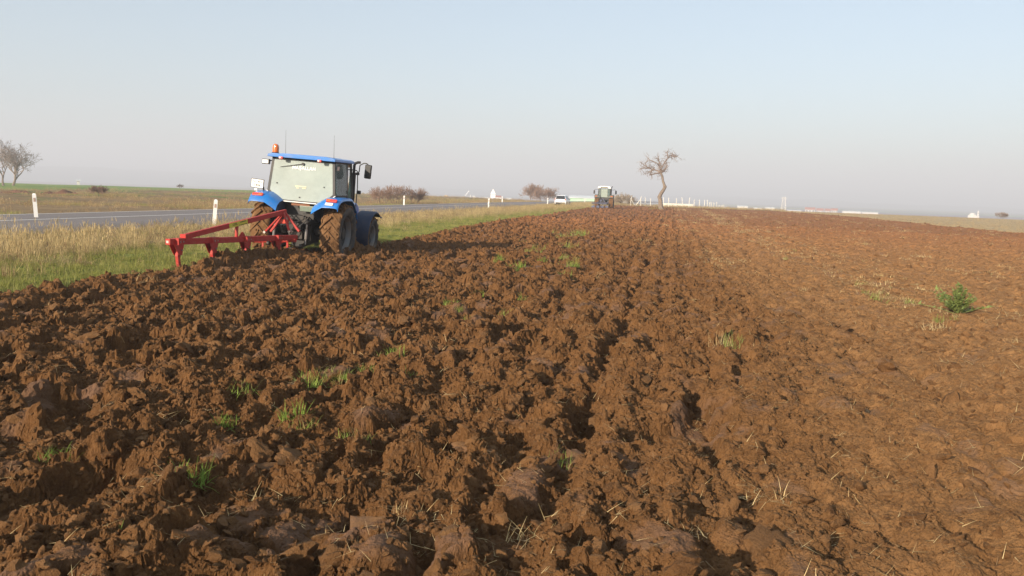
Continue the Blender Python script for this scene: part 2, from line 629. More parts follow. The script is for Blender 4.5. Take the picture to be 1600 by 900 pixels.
def build_field():
    rs = list(np.arange(0.4, 2.3, 0.07)) + geometric(2.35, 8, 0.0022) + geometric(8.02, 60, 0.0028) + geometric(60.3, 168, 0.007)
    az = np.concatenate([np.arange(-46, 46, 0.122) - YAW, np.arange(46, 314, 2.5) - YAW])
    x, y, F = polar_grid(np.array(rs), az)
    inside = (x > -11.6) & (x < right_edge(y) + 1.2) & (y < FIELD_END + 2.5) & (y > -46)
    h = np.zeros_like(x); sl = np.zeros_like(x); ro = np.zeros_like(x)
    idx = np.nonzero(inside)[0]
    for c in np.array_split(idx, 12):
        h[c], sl[c], ro[c] = soil(x[c], y[c])
    # loose crumb too small for the mesh to shape: every vertex a little off
    r = np.hypot(x, y)
    h = h + rng.normal(0, 1, len(h)) * np.minimum(0.00075 * r, 0.03) * (0.35 + 0.75 * ro) * (1 - 0.8 * sl)
    k = np.minimum(0.0007 * r, 0.03)
    V = np.stack([x + rng.normal(0, 1, len(h)) * k, y + rng.normal(0, 1, len(h)) * k, h], -1)
    ok = inside[F].all(1)
    V, F, at = keep(V, F, ok, {'slab': sl, 'rough': ro})
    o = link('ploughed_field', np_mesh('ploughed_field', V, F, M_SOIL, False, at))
    tag(o, kind='structure')
    return o


field = build_field()


# ---- land beyond
def land_material():
    t = NT('land')
    p = t.pos()
    s = t.sep(p)
    n1, n2, n3 = t.noise(0.03, 4, 0.6, p), t.noise(0.35, 5, 0.65, p), t.noise(2.5, 5, 0.7, p)
    dry = t.mix(t.rng(n2, 0.3, 0.7), (0.19, 0.125, 0.062), (0.30, 0.215, 0.115))
    dry = t.mix(t.math('MULTIPLY', t.rng(n3, 0.4, 0.7), 0.6), dry, (0.14, 0.085, 0.045))
    green = t.mix(t.rng(n2, 0.3, 0.7), (0.085, 0.13, 0.028), (0.15, 0.19, 0.05))
    c = t.mix(t.rng(t.noise(0.09, 4, 0.6, p), 0.53, 0.62), dry, green)
    crop = t.rng(t.math('ADD', s[0], t.math('MULTIPLY', n1, 60)), -66, -56, 1, 0)
    c = t.mix(crop, c, t.mix(t.rng(n1, 0.35, 0.6), (0.14, 0.21, 0.045), (0.21, 0.26, 0.075)))
    r = t.math('SQRT', t.math('ADD', t.math('MULTIPLY', s[0], s[0]), t.math('MULTIPLY', s[1], s[1])))
    patch = t.n('ShaderNodeTexVoronoi')
    patch.inputs['Scale'].default_value = 0.0035
    t.put(patch.inputs['Vector'], p)
    far = t.mix(0.5, patch.outputs['Color'], (0.2, 0.17, 0.09))
    far = t.mix(0.75, far, (0.19, 0.16, 0.09))
    c = t.mix(t.rng(r, 420, 700), c, far)
    t.set(color=c, rough=0.95, spec=0.1)
    t.bump(n3, 0.8, 0.12)
    return t.mat


def build_land():
    rs = np.array([0.5] + geometric(4, 5600, 0.045))
    az = np.arange(0, 360, 1.5)
    x, y, F = polar_grid(rs, az)
    inx = sstep(-27, -24, x) * sstep(104, 100, x) * sstep(-52, -48, y) * sstep(190, 186, y)
    z = far_z(x, y) - 0.6 * inx
    o = link('land', np_mesh('land', np.stack([x, y, z], -1), F, land_material()))
    tag(o, kind='structure')
    # low hills round the plain
    rs = np.linspace(3300, 5500, 14)
    az = np.arange(0, 360, 0.75)
    x, y, F = polar_grid(rs, az)
    A = np.degrees(np.arctan2(x, y)) + YAW
    A = (A + 180) % 360 - 180
    top = np.interp(A, [-180, -40, -28, -18, -10, 0, 12, 18, 26, 60, 180], [50, 50, 52, 40, 22, 14, 12, 20, 6, 10, 50])
    rr = np.hypot(x, y)
    hump = np.sin(np.clip((rr - 3300) / 2200, 0, 1) * np.pi) ** 1.2
    z = -12 + hump * (12 + top * (1 + 0.3 * fbm(A * 0.12, rr * 0.0006, 3, 301)) + 8 * fbm(A * 0.5, rr * 0.001, 3, 311))
    m = plain('hill_land', (0.13, 0.115, 0.07), 0.95, 0.4, 0.004)
    o = link('hills', np_mesh('hills', np.stack([x, y, z], -1), F, m))
    tag(o, kind='structure')


build_land()


def sheet(name, xs, ys, zf, mat, kind='structure'):
    X, Y = np.meshgrid(xs, ys)
    n, m = X.shape
    i = np.arange(n - 1)[:, None] * m + np.arange(m - 1)[None, :]
    F = np.stack([i, i + 1, i + m + 1, i + m], -1).reshape(-1, 4)
    x, y = X.ravel(), Y.ravel()
    o = link(name, np_mesh(name, np.stack([x, y, zf(x, y)], -1), F, mat))
    return tag(o, kind=kind)


# road, running alongside the field
def road_shift(y):
    return 0.0006 * np.clip(y - 110, 0, None) ** 2 * 0.6


def build_road():
    t = NT('asphalt')
    p = t.pos()
    s = t.sep(p)
    n1, n2 = t.noise(0.7, 4, 0.6, p), t.noise(60, 3, 0.6, p)
    c = t.mix(t.rng(n2, 0.35, 0.7), (0.17, 0.15, 0.148), (0.26, 0.232, 0.225))
    c = t.mix(t.math('MULTIPLY', t.rng(n1, 0.45, 0.7), 0.5), c, (0.2, 0.17, 0.14))
    t.set(color=c, rough=1.0, spec=0.06)
    ys = np.concatenate([np.arange(-60, 0, 10), np.arange(0, 180, 3), np.arange(180, 330, 8)]).astype(float)
    def strip(name, x0, x1, z, mat, n=2, crown=0.0):
        u = np.linspace(0, 1, n)
        X, Y = np.meshgrid(u, ys)
        x = x0 + (x1 - x0) * X + road_shift(Y)
        zz = z + crown * (1 - (2 * X - 1) ** 2) if crown else np.full_like(X, z)
        if mat is t.mat:
            zz[:, 0] = -0.1; zz[:, -1] = -0.1
        nn, m = X.shape
        i = np.arange(nn - 1)[:, None] * m + np.arange(m - 1)[None, :]
        F = np.stack([i, i + 1, i + m + 1, i + m], -1).reshape(-1, 4)
        return link(name, np_mesh(name, np.stack([x.ravel(), Y.ravel(), zz.ravel()], -1), F, mat))
    rd = tag(strip('road', -29.6, -19.9, 0.11, t.mat, 14), kind='structure')
    wm = NT('road_paint')
    wn_ = wm.noise(9, 4, 0.7, wm.pos())
    wm.set(color=wm.mix(wm.rng(wn_, 0.5, 0.72), (0.72, 0.70, 0.66), (0.2, 0.18, 0.17)), rough=0.8)
    for nm, xc in (('centre_line', -24.8), ('edge_line', -28.6),):
        o = strip(nm, xc - 0.09, xc + 0.09, 0.115, wm.mat)
        o.parent = rd
    return rd


road = build_road()


def turf_material():
    t = NT('turf')
    p = t.pos()
    s = t.sep(p)
    n2, n3 = t.noise(0.8, 5, 0.65, p), t.noise(7, 5, 0.7, p)
    green = t.mix(t.rng(n3, 0.3, 0.7), (0.075, 0.10, 0.02), (0.17, 0.19, 0.05))
    straw = t.mix(t.rng(n3, 0.3, 0.7), (0.13, 0.095, 0.045), (0.29, 0.22, 0.115))
    k = t.math('ADD', s[0], t.math('MULTIPLY', t.math('SUBTRACT', n2, 0.5), 5.0))
    c = t.mix(t.rng(k, -14.6, -12.6), straw, green)
    far = t.rng(s[1], 60, 130, 0, 0.7)
    c = t.mix(far, c, straw)
    t.set(color=c, rough=0.95, spec=0.1)
    t.bump(n3, 0.9, 0.06)
    return t.mat


M_TURF = turf_material()
verge_z = lambda x, y: 0.02 + 0.05 * fbm(x * 0.5, y * 0.5, 3, 401) + 0.05 * fbm(x * 2.2, y * 2.2, 2, 411) - 0.1 * sstep(-18.6, -20.4, x) - 0.45 * sstep(-0.12, 0.3, x - left_edge(y))
sheet('grass_verge', np.arange(-20.6, -7.4, 0.22), np.concatenate([np.arange(-55, 0, 1.2), np.arange(0, 60, 0.25), np.arange(60, 215, 1.0)]), verge_z, M_TURF)


def stubble_material():
    t = NT('stubble_land')
    p = t.pos()
    n2, n3 = t.noise(0.12, 4, 0.6, p), t.noise(3, 5, 0.7, p)
    c = t.mix(t.rng(n3, 0.3, 0.7), (0.30, 0.22, 0.12), (0.47, 0.365, 0.215))
    c = t.mix(t.math('MULTIPLY', t.rng(n2, 0.5, 0.7), 0.6), c, (0.27, 0.17, 0.085))
    t.set(color=c, rough=0.95, spec=0.1)
    t.bump(n3, 0.8, 0.06)
    return t.mat


M_STUB = stubble_material()


def build_stubble():
    ys = np.concatenate([np.arange(-55, 0, 4.0), np.arange(0, 205, 1.5)])
    u = np.linspace(0, 1, 40) ** 1.6
    U, Y = np.meshgrid(u, ys)
    x0 = right_edge(Y) - 1.0
    X = x0 + U * (110 - x0)
    z = 0.02 + 0.03 * fbm(X * 0.6, Y * 0.6, 3, 421) - 0.12 * (1 - sstep(0, 0.01, U)) + far_z(X, Y)
    n, m = X.shape
    i = np.arange(n - 1)[:, None] * m + np.arange(m - 1)[None, :]
    F = np.stack([i, i + 1, i + m + 1, i + m], -1).reshape(-1, 4)
    tag(link('stubble_field', np_mesh('stubble_field', np.stack([X.ravel(), Y.ravel(), z.ravel()], -1), F, M_STUB)), kind='structure')
    # strip of dry grass across the far end of the field
    xs = np.arange(-8, 20.5, 0.9)
    sheet('headland', xs, np.arange(FIELD_END - 2, 204, 1.2), lambda x, y: 0.03 + 0.06 * fbm(x * 0.4, y * 0.4, 3, 431) + far_z(x, y), M_STUB)


build_stubble()


# ---- haze
def build_haze():
    m = bpy.data.materials.new('haze')
    m.use_nodes = True
    nt = m.node_tree
    nt.nodes.remove(nt.nodes['Principled BSDF'])
    v = nt.nodes.new('ShaderNodeVolumePrincipled')
    v.inputs['Density'].default_value = HAZE_DENSITY
    v.inputs['Color'].default_value = (*HAZE_COLOR, 1)
    v.inputs['Anisotropy'].default_value = 0.0
    nt.links.new(v.outputs[0], nt.nodes['Material Output'].inputs['Volume'])
    b = MB().box((0, 0, 48), (12400, 12400, 124))
    tag(b.build('haze', m, smooth=None), kind='stuff')


build_haze()
# ================================================================== SOIL CLODS, GRASS, STRAW
from mathutils import noise as mnoise


def clod_mesh(name, seed, sub, mat):
    rr = random.Random(seed)
    bm = bmesh.new()
    bmesh.ops.create_icosphere(bm, subdivisions=sub, radius=1.0)
    off = Vector((rr.uniform(-50, 50), rr.uniform(-50, 50), rr.uniform(-50, 50)))
    planes = []
    for k in range(rr.randint(2, 4)):
        n = Vector((rr.gauss(0, 1), rr.gauss(0, 1), rr.gauss(0, 1))).normalized()
        planes.append((n, rr.uniform(0.45, 0.75)))
    sx, sy, sz = rr.uniform(0.8, 1.25), rr.uniform(0.7, 1.05), rr.uniform(0.5, 0.85)
    for v in bm.verts:
        p = v.co.copy()
        k = 1 + 0.40 * mnoise.noise(p * 1.1 + off)
        k += 0.55 * (abs(mnoise.noise(p * 1.9 + off * 1.3)) - 0.25)
        k += 0.42 * (abs(mnoise.noise(p * 4.0 + off * 1.7)) - 0.22)
        if sub > 2: k += 0.36 * (abs(mnoise.noise(p * 8.0 + off)) - 0.2)
        p *= k
        for n, d in planes:
            q = p.dot(n) - d
            if q > 0: p -= n * q * 0.9
        v.co = Vector((p.x * sx, p.y * sy, p.z * sz))
    me = bpy.data.meshes.new(name)
    bm.to_mesh(me); bm.free()
    me.materials.append(mat)
    me.polygons.foreach_set('use_smooth', [True] * len(me.polygons))
    me.set_sharp_from_angle(angle=R(38))
    return me


def slab_material():
    t = NT('smeared_earth')
    p = t.pos()
    n1, n2 = t.noise(9, 4, 0.6, p), t.noise(60, 4, 0.65, p)
    c = t.mix(t.rng(n1, 0.35, 0.68), (0.150, 0.083, 0.045), (0.18, 0.092, 0.038))
    t.set(color=t.mix(t.math('MULTIPLY', t.rng(n2, 0.5, 0.75), 0.4), c, (0.24, 0.13, 0.06)), rough=0.85, spec=0.15)
    t.bump(t.math('ADD', n2, t.math('MULTIPLY', n1, 1.5)), 0.8, 0.010)
    return t.mat


M_SLAB = slab_material()


def scatter(name, meshes, pts, rots, scl, pick, parent=None, label=None, cat=None):
    """one uncountable mass: a mesh of points that carries a copy of a small mesh on each"""
    pc = bpy.data.collections.new(name + '_pieces')
    for i, me in enumerate(meshes):
        pc.objects.link(bpy.data.objects.new('%s_piece_%02d' % (name, i), me))
    me = bpy.data.meshes.new(name)
    n = len(pts)
    me.vertices.add(n)
    me.vertices.foreach_set('co', np.ascontiguousarray(pts, dtype=np.float32).ravel())
    for nm, ty, key, val in (('turn', 'FLOAT_VECTOR', 'vector', rots), ('size', 'FLOAT_VECTOR', 'vector', scl), ('pick', 'INT', 'value', pick)):
        at = me.attributes.new(nm, ty, 'POINT')
        at.data.foreach_set(key, np.ascontiguousarray(val, dtype=np.int32 if ty == 'INT' else np.float32).ravel())
    g = bpy.data.node_groups.new(name, 'GeometryNodeTree')
    g.interface.new_socket('Geometry', in_out='INPUT', socket_type='NodeSocketGeometry')
    g.interface.new_socket('Geometry', in_out='OUTPUT', socket_type='NodeSocketGeometry')
    N, L = g.nodes.new, g.links.new
    gi, go = N('NodeGroupInput'), N('NodeGroupOutput')
    ci = N('GeometryNodeCollectionInfo')
    ci.inputs['Collection'].default_value = pc
    ci.inputs['Separate Children'].default_value = True
    ci.inputs['Reset Children'].default_value = True
    ip = N('GeometryNodeInstanceOnPoints')
    ip.inputs['Pick Instance'].default_value = True
    def named(nm, ty):
        a = N('GeometryNodeInputNamedAttribute'); a.data_type = ty
        a.inputs['Name'].default_value = nm
        return a.outputs['Attribute']
    er = N('FunctionNodeEulerToRotation')
    L(named('turn', 'FLOAT_VECTOR'), er.inputs[0])
    L(gi.outputs[0], ip.inputs['Points'])
    L(ci.outputs[0], ip.inputs['Instance'])
    L(named('pick', 'INT'), ip.inputs['Instance Index'])
    L(er.outputs[0], ip.inputs['Rotation'])
    L(named('size', 'FLOAT_VECTOR'), ip.inputs['Scale'])
    L(ip.outputs[0], go.inputs[0])
    o = link(name, me, parent)
    md = o.modifiers.new('scatter', 'NODES')
    md.node_group = g
    return tag(o, label, cat, kind='stuff')


def in_field(x, y, m=0.25):
    return (x > left_edge(y) + m) & (x < right_edge(y) - m) & (y < FIELD_END - 1)


def fan(n, r0, r1, power=1.0, half=39):
    """random points on the ground inside the view's fan, denser near"""
    u = rng.random(n) ** power
    r = r0 + (r1 - r0) * u
    a = np.radians(rng.uniform(-half, half, n) - YAW)
    return r * np.sin(a), r * np.cos(a)


def soil_clods():
    big = [clod_mesh('clod', 100 + i, 3, M_CLOD) for i in range(10)]
    small = [clod_mesh('crumb', 200 + i, 2, M_CLOD) for i in range(14)]
    # the largest 290 are pieces one can pick apart
    # smooth-faced slices that the shares turned over whole
    slabs = [clod_mesh('soil_slab', 150 + i, 3, M_SLAB) for i in range(6)]
    n = 0
    while n < 22:
        x, y = fan(1, 3.0, 11, 1.2)
        x, y = float(x[0]), float(y[0])
        if not (in_field(np.array([x]), np.array([y]))[0] and -6 < x < 0.9): continue
        s = float(rng.uniform(0.08, 0.15))
        o = link('soil_slab', slabs[n % 6], field)
        o.location = (x, y, float(np.mean([soil_z(x + a * s, y + b * s) for a, b in ((0, 0), (.8, 0), (-.8, 0), (0, .8), (0, -.8))])) - 0.25 * s)
        o.rotation_euler = (rng.normal(0.0, 0.18), rng.normal(0.08, 0.18), rng.uniform(0, 6.28))
        o.scale = (s * rng.uniform(1.0, 1.3), s, s * rng.uniform(0.35, 0.55))
        n += 1
    n = 0
    while n < 268:
        x, y = fan(1, 2.8, 15, 1.3)
        x, y = float(x[0]), float(y[0])
        if not in_field(np.array([x]), np.array([y]))[0]: continue
        rgh = float(rough_map(np.array([x]), np.array([y]))[0])
        if rng.random() > rgh ** 1.4: continue
        s = float(np.clip(rng.lognormal(math.log(0.058), 0.4), 0.035, 0.13))
        if math.hypot(x, y) < 4.2: s = min(s, 0.09)
        o = link('clod', big[n % 10], field)
        o.location = (x, y, soil_z(x, y) - s * 0.18)
        o.rotation_euler = (rng.normal(0, 0.5), rng.normal(0, 0.5), rng.uniform(0, 6.28))
        o.scale = (s * rng.uniform(0.9, 1.5), s, s * rng.uniform(0.75, 1.1))
        n += 1
    P, S = [], []
    for cnt, r0, r1, pw, med, sg, lo, hi, rp in ((24000, 2.6, 9, 1.0, 0.0105, 0.45, 0.005, 0.035, 0.7), (6500, 3, 13, 1.0, 0.024, 0.35, 0.014, 0.055, 1.2),
                                               (20000, 8, 26, 1.0, 0.024, 0.4, 0.014, 0.07, 0.9), (4000, 10, 32, 1.0, 0.05, 0.3, 0.035, 0.12, 1.6),
                                               (10000, 26, 75, 1.0, 0.06, 0.35, 0.03, 0.13, 1.0), (9000, 60, 158, 0.8, 0.10, 0.3, 0.06, 0.2, 0.7)):
        x, y = fan(cnt, r0, r1, pw)
        k = in_field(x, y)
        x, y = x[k], y[k]
        k = rng.random(len(x)) < rough_map(x, y) ** rp
        x, y = x[k], y[k]
        h, sl, _ = soil(x, y)
        k = rng.random(len(x)) > sl * 0.8
        x, y, h = x[k], y[k], h[k]
        s = np.clip(rng.lognormal(math.log(med), sg, len(x)), lo, hi)
        P.append(np.stack([x, y, h - s * 0.05], -1)); S.append(s)
    # clods kicked on to the turf at the edge
    y = rng.uniform(8, 60, 900); x = left_edge(y) - np.abs(rng.normal(0, 0.22, 900)) + 0.15
    s = np.clip(rng.lognormal(math.log(0.04), 0.4, 900), 0.015, 0.1)
    P.append(np.stack([x, y, verge_z(x, y) * 0 + 0.04 + s * 0.1], -1)); S.append(s)
    P, S = np.concatenate(P), np.concatenate(S)
    n = len(P)
    rot = np.stack([rng.normal(0, 0.6, n), rng.normal(0, 0.6, n), rng.uniform(0, 6.28, n)], -1)
    sc = np.stack([S * rng.uniform(0.9, 1.4, n), S, S * rng.uniform(0.75, 1.15, n)], -1)
    scatter('crumbs', small, P, rot, sc, rng.integers(0, len(small), n), parent=field)


soil_clods()
# ---- grass, straw, weeds
M_GREEN = leafy('green_grass', (0.18, 0.20, 0.035), (0.35, 0.335, 0.09), 0.3)
M_TUFT = leafy('fresh_grass', (0.16, 0.25, 0.035), (0.32, 0.40, 0.08), 0.35)
M_PALE = leafy('pale_grass', (0.20, 0.20, 0.06), (0.36, 0.30, 0.12), 0.3)
M_DRY = leafy('dry_grass', (0.40, 0.29, 0.13), (0.62, 0.48, 0.25), 0.3)
M_RUST = leafy('withered_stems', (0.22, 0.135, 0.07), (0.36, 0.24, 0.125), 0.2)
M_STRAW = leafy('straw', (0.52, 0.37, 0.16), (0.74, 0.56, 0.29), 0.15, 0.6)
M_LEAF = leafy('weed_leaf', (0.20, 0.26, 0.07), (0.42, 0.46, 0.16), 0.35, 0.6)


def blade(V, F, base, az, lean, length, width, seg=3, curl=0.6, twist=0.0):
    """one grass blade: a narrow bent ribbon"""
    d = Vector((math.sin(az), math.cos(az), 0))
    s = Vector((math.cos(az + twist), -math.sin(az + twist), 0))
    n0 = len(V)
    p = Vector(base)
    for i in range(seg + 1):
        u = i / seg
        w = width * (1 - u * 0.85) * 0.5
        V.append(p - s * w); V.append(p + s * w)
        a = lean + curl * u
        p = p + (d * math.sin(a) + Vector((0, 0, 1)) * math.cos(a)) * (length / seg)
    for i in range(seg):
        a = n0 + 2 * i
        F.append((a, a + 1, a + 3, a + 2))


def tuft_mesh(name, seed, n, length, spread, width, mat, lean=0.5, curl=0.8, heads=0.0, mats=None, jitter=0.4):
    rr = random.Random(seed)
    V, F = [], []
    cuts = []
    for i in range(n):
        a = rr.uniform(0, 6.283)
        rad = spread * math.sqrt(rr.random())
        b = (rad * math.cos(a), rad * math.sin(a), -0.02)
        l = length * rr.uniform(1 - jitter, 1 + jitter)
        blade(V, F, b, rr.uniform(0, 6.283), abs(rr.gauss(0, lean)), l, width * rr.uniform(0.7, 1.3), 3, rr.uniform(0.1, 1) * curl, rr.uniform(-0.6, 0.6))
        if rr.random() < heads:
            tip = (V[-1] + V[-2]) * 0.5
            for k in range(2):
                blade(V, F, tip - Vector((0, 0, l * 0.12)), rr.uniform(0, 6.283), 0.15, l * 0.22, width * 3.0, 2, 0.4)
        cuts.append(len(F))
    me = bpy.data.meshes.new(name)
    me.from_pydata([tuple(v) for v in V], [], F)
    mats = mats or [mat]
    for m in mats: me.materials.append(m)
    if len(mats) > 1:
        mi, p = [], 0
        for c in cuts:
            k = rr.randrange(len(mats))
            mi += [k] * (c - p); p = c
        me.polygons.foreach_set('material_index', mi)
    me.polygons.foreach_set('use_smooth', [True] * len(me.polygons))
    return me


def spread(n, x0, x1, y0, y1):
    return rng.uniform(x0, x1, n), rng.uniform(y0, y1, n)


def near_bias(n, y0, y1, p):
    return y0 + (y1 - y0) * rng.random(n) ** p


def put(name, meshes, x, y, z, smin, smax, tilt=0.12, stretch=0.25):
    n = len(x)
    s = rng.uniform(smin, smax, n)
    rot = np.stack([rng.normal(0, tilt, n), rng.normal(0, tilt, n), rng.uniform(0, 6.28, n)], -1)
    sc = np.stack([s, s, s * rng.uniform(1 - stretch, 1 + stretch, n)], -1)
    return scatter(name, meshes, np.stack([x, y, z], -1), rot, sc, rng.integers(0, len(meshes), n))


def roadside():
    short = [tuft_mesh('short_tuft', 300 + i, 26, 0.085, 0.10, 0.006, M_GREEN, 0.5, 0.9) for i in range(4)] + \
            [tuft_mesh('mixed_tuft', 310 + i, 22, 0.10, 0.10, 0.006, M_GREEN, 0.6, 0.9, mats=[M_GREEN, M_PALE]) for i in range(4)]
    tall = [tuft_mesh('tall_tuft', 320 + i, 18, 0.42, 0.13, 0.005, M_DRY, 0.22, 0.55, 0.5) for i in range(5)]
    rank = [tuft_mesh('rank_tuft', 330 + i, 22, 0.26, 0.14, 0.007, M_DRY, 0.5, 0.9, 0.1, mats=[M_DRY, M_RUST, M_PALE, M_RUST]) for i in range(5)]
    # short green turf beside the soil
    n = 30000
    y = near_bias(n, 6, 150, 2.2)
    x = rng.uniform(-15.0, -8.6, n)
    k = (x < left_edge(y) - 0.05) & (rng.random(n) < sstep(-15.2, -13.2, x + 1.4 * vnoise(x * 0.6, y * 0.35, 501)) + 0.05)
    x, y = x[k], y[k]
    put('short_grass', short, x, y, verge_z(x, y), 0.7, 1.5)
    # tall golden grass between turf and road
    n = 26000
    y = near_bias(n, 6, 190, 1.9)
    x = rng.uniform(-19.8, -11.5, n)
    d = sstep(-11.7, -13.4, x + 1.1 * vnoise(x * 0.6, y * 0.3, 511))
    d = d * (0.25 + 0.75 * sstep(-0.35, 0.15, vnoise(x * 0.35, y * 0.16, 512))) * np.interp(y, [6, 13.5, 17, 24, 40, 60, 200], [1.0, 1.0, 0.35, 0.16, 0.13, 0.12, 0.12]) * (1 - 0.85 * sstep(-15.2, -17.5, x))
    k = rng.random(n) < d
    x, y = x[k], y[k]
    put('tall_dry_grass', tall, x, y, verge_z(x, y), 0.55, 1.25)
    n = 26000
    y = near_bias(n, 6, 200, 1.7)
    x = rng.uniform(-20.0, -10.6, n)
    d = sstep(-11.6, -14.5, x + 1.6 * vnoise(x * 0.5, y * 0.25, 521)) * 0.4 + 0.05 + 0.3 * sstep(50, 120, y)
    k = (rng.random(n) < d) & (x < left_edge(y) - 0.2)
    x, y = x[k], y[k]
    put('rank_dry_grass', rank, x, y, verge_z(x, y), 0.45, 1.05)
    # far side of the road: withered weeds
    weeds = [tuft_mesh('weed_tuft', 340 + i, 24, 0.24, 0.24, 0.010, M_RUST, 0.45, 0.6, 0.3, mats=[M_RUST, M_RUST, M_DRY]) for i in range(5)]
    n = 30000
    y = near_bias(n, 14, 260, 1.4)
    x = -29.9 - 75 * rng.random(n) ** 1.8
    d = 0.08 + 0.7 * sstep(-0.15, 0.35, fbm(x * 0.07, y * 0.05, 3, 531))
    k = rng.random(n) < d
    x, y = x[k] + road_shift(y[k]), y[k]
    put('withered_weeds', weeds, x, y, far_z(x, y), 0.5, 1.3)
    n = 16000
    y = near_bias(n, 14, 200, 1.4)
    x = -29.9 - 50 * rng.random(n) ** 1.5
    k = vnoise(x * 0.09, y * 0.06, 541) > 0.12 - 0.3 * sstep(-37, -31, x)
    x, y = x[k] + road_shift(y[k]), y[k]
    put('bank_grass', [tuft_mesh('bank_tuft', 350 + i, 22, 0.16, 0.2, 0.010, M_GREEN, 0.5, 0.8, mats=[M_GREEN, M_PALE]) for i in range(3)], x, y, far_z(x, y), 0.6, 1.4)
    # stubble on the right and dry grass across the far end
    stub = [tuft_mesh('stubble_tuft', 360 + i, 16, 0.15, 0.2, 0.009, M_DRY, 0.5, 0.4, mats=[M_RUST, M_DRY]) for i in range(4)]
    n = 26000
    y = near_bias(n, 30, 200, 1.2)
    x = right_edge(y) - 0.6 + 62 * rng.random(n) ** 1.5
    put('stubble', stub, x, y, far_z(x, y) + 0.02, 0.35, 0.9)
    n = 7000
    x, y = spread(n, -20, 21, FIELD_END - 1.5, 200)
    put('headland_grass', rank, x, y, far_z(x, y) + 0.03, 0.8, 1.6)


roadside()


def loose_straw():
    """single bits of straw and root lying about on the soil"""
    bits = []
    for i in range(6):
        rr = random.Random(600 + i)
        V, F = [], []
        for k in range(rr.randint(2, 4)):
            b = (rr.uniform(-0.05, 0.05), rr.uniform(-0.05, 0.05), 0.012)
            blade(V, F, b, rr.uniform(0, 6.283), rr.uniform(1.1, 1.65), rr.uniform(0.04, 0.13), 0.0036, 3, rr.uniform(-0.5, 0.5))
        me = bpy.data.meshes.new('straw_bit')
        me.from_pydata([tuple(v) for v in V], [], F)
        me.materials.append((M_STRAW, M_DRY, M_RUST)[i % 3])
        bits.append(me)
    X, Y = [], []
    x, y = fan(2200, 2.8, 16, 1.2); X.append(x); Y.append(y)
    x, y = fan(11000, 10, 120, 1.1); k = rng.random(len(x)) < np.interp(x, [-9, -2, 2, 8, 30], [0.15, 0.2, 0.5, 0.8, 0.7]); X.append(x[k]); Y.append(y[k])
    for xc, sd_, y0, y1, n in ((4.1, 0.40, 13, 120, 2600), (5.6, 0.3, 14, 90, 1000), (0.9, 0.28, 4, 60, 260), (1.9, 0.35, 20, 120, 700), (9.5, 0.5, 20, 110, 500), (14.5, 0.6, 25, 110, 500)):
        y = near_bias(n, y0, y1, 1.6); x = xc + rng.normal(0, sd_, n) + 0.4 * vnoise(y * 0.1, y * 0, 551)
        k = vnoise(x * 0.8, y * 0.30 + xc, 552) > -0.12
        X.append(x[k]); Y.append(y[k])
    x, y = np.concatenate(X), np.concatenate(Y)
    k = in_field(x, y)
    x, y = x[k], y[k]
    h, _, _ = soil(x, y)
    s = 0.8 + 0.06 * np.minimum(np.hypot(x, y), 45) * rng.random(len(x))
    rot = np.stack([rng.normal(0, 0.25, len(x)), rng.normal(0, 0.25, len(x)), rng.uniform(0, 6.28, len(x))], -1)
    scatter('loose_straw', bits, np.stack([x, y, h + 0.004], -1), rot, np.stack([s, s, s], -1), rng.integers(0, 6, len(x)))


loose_straw()


def straw_litter():
    """matted straw the tines dragged along, in broken lines across the drier side"""
    mats = [tuft_mesh('litter', 450 + i, 46, 0.11, 0.16, 0.006, M_STRAW, 1.2, 0.5, mats=[M_STRAW, M_DRY, M_STRAW if i % 3 else M_PALE]) for i in range(6)]
    X, Y = [], []
    for xc, sd_, y0, y1, n, th in ((4.1, 0.38, 15, 130, 260, 0.0), (5.3, 0.4, 16, 100, 150, 0.05), (0.9, 0.35, 17, 130, 150, 0.05), (2.2, 0.4, 22, 140, 150, 0.05), (8.0, 0.7, 20, 130, 170, 0.1), (12.0, 1.0, 25, 120, 170, 0.1), (17.0, 1.5, 30, 120, 170, 0.1), (23.0, 2.0, 40, 110, 150, 0.1), (-0.8, 0.3, 30, 140, 80, 0.1)):
        y = near_bias(n, y0, y1, 1.5)
        x = xc + rng.normal(0, sd_, n) + 0.4 * vnoise(y * 0.1, y * 0, 551)
        k = vnoise(x * 0.5, y * 0.22 + xc, 571) > th
        X.append(x[k]); Y.append(y[k])
    x, y = np.concatenate(X), np.concatenate(Y)
    k = in_field(x, y, 0.6)
    x, y = x[k], y[k]
    n = len(x)
    h, _, _ = soil(x, y)
    s = rng.uniform(0.7, 1.5, n) * (1 + 0.010 * np.minimum(y, 80))
    rot = np.stack([rng.normal(0, 0.15, n), rng.normal(0, 0.15, n), rng.uniform(0, 6.28, n)], -1)
    scatter('straw_litter', mats, np.stack([x, y, h + 0.005], -1), rot, np.stack([s * 1.1, s * 1.1, s * 0.42], -1), rng.integers(0, 6, n))


straw_litter()


def place(me, name, x, y, s, label, cat, group=None, sink=0.0, z=None):
    if z is None: sink -= 0.015; s *= 1.25
    flat = 0.55 if name == 'straw_clump' else 1.0
    o = link(name, me)
    o.location = (x, y, (soil_z(x, y) if z is None else z) - sink)
    o.rotation_euler = (rng.normal(0, 0.1), rng.normal(0, 0.1), rng.uniform(0, 6.28))
    o.scale = (s, s, s * flat)
    return tag(o, label, cat, group)


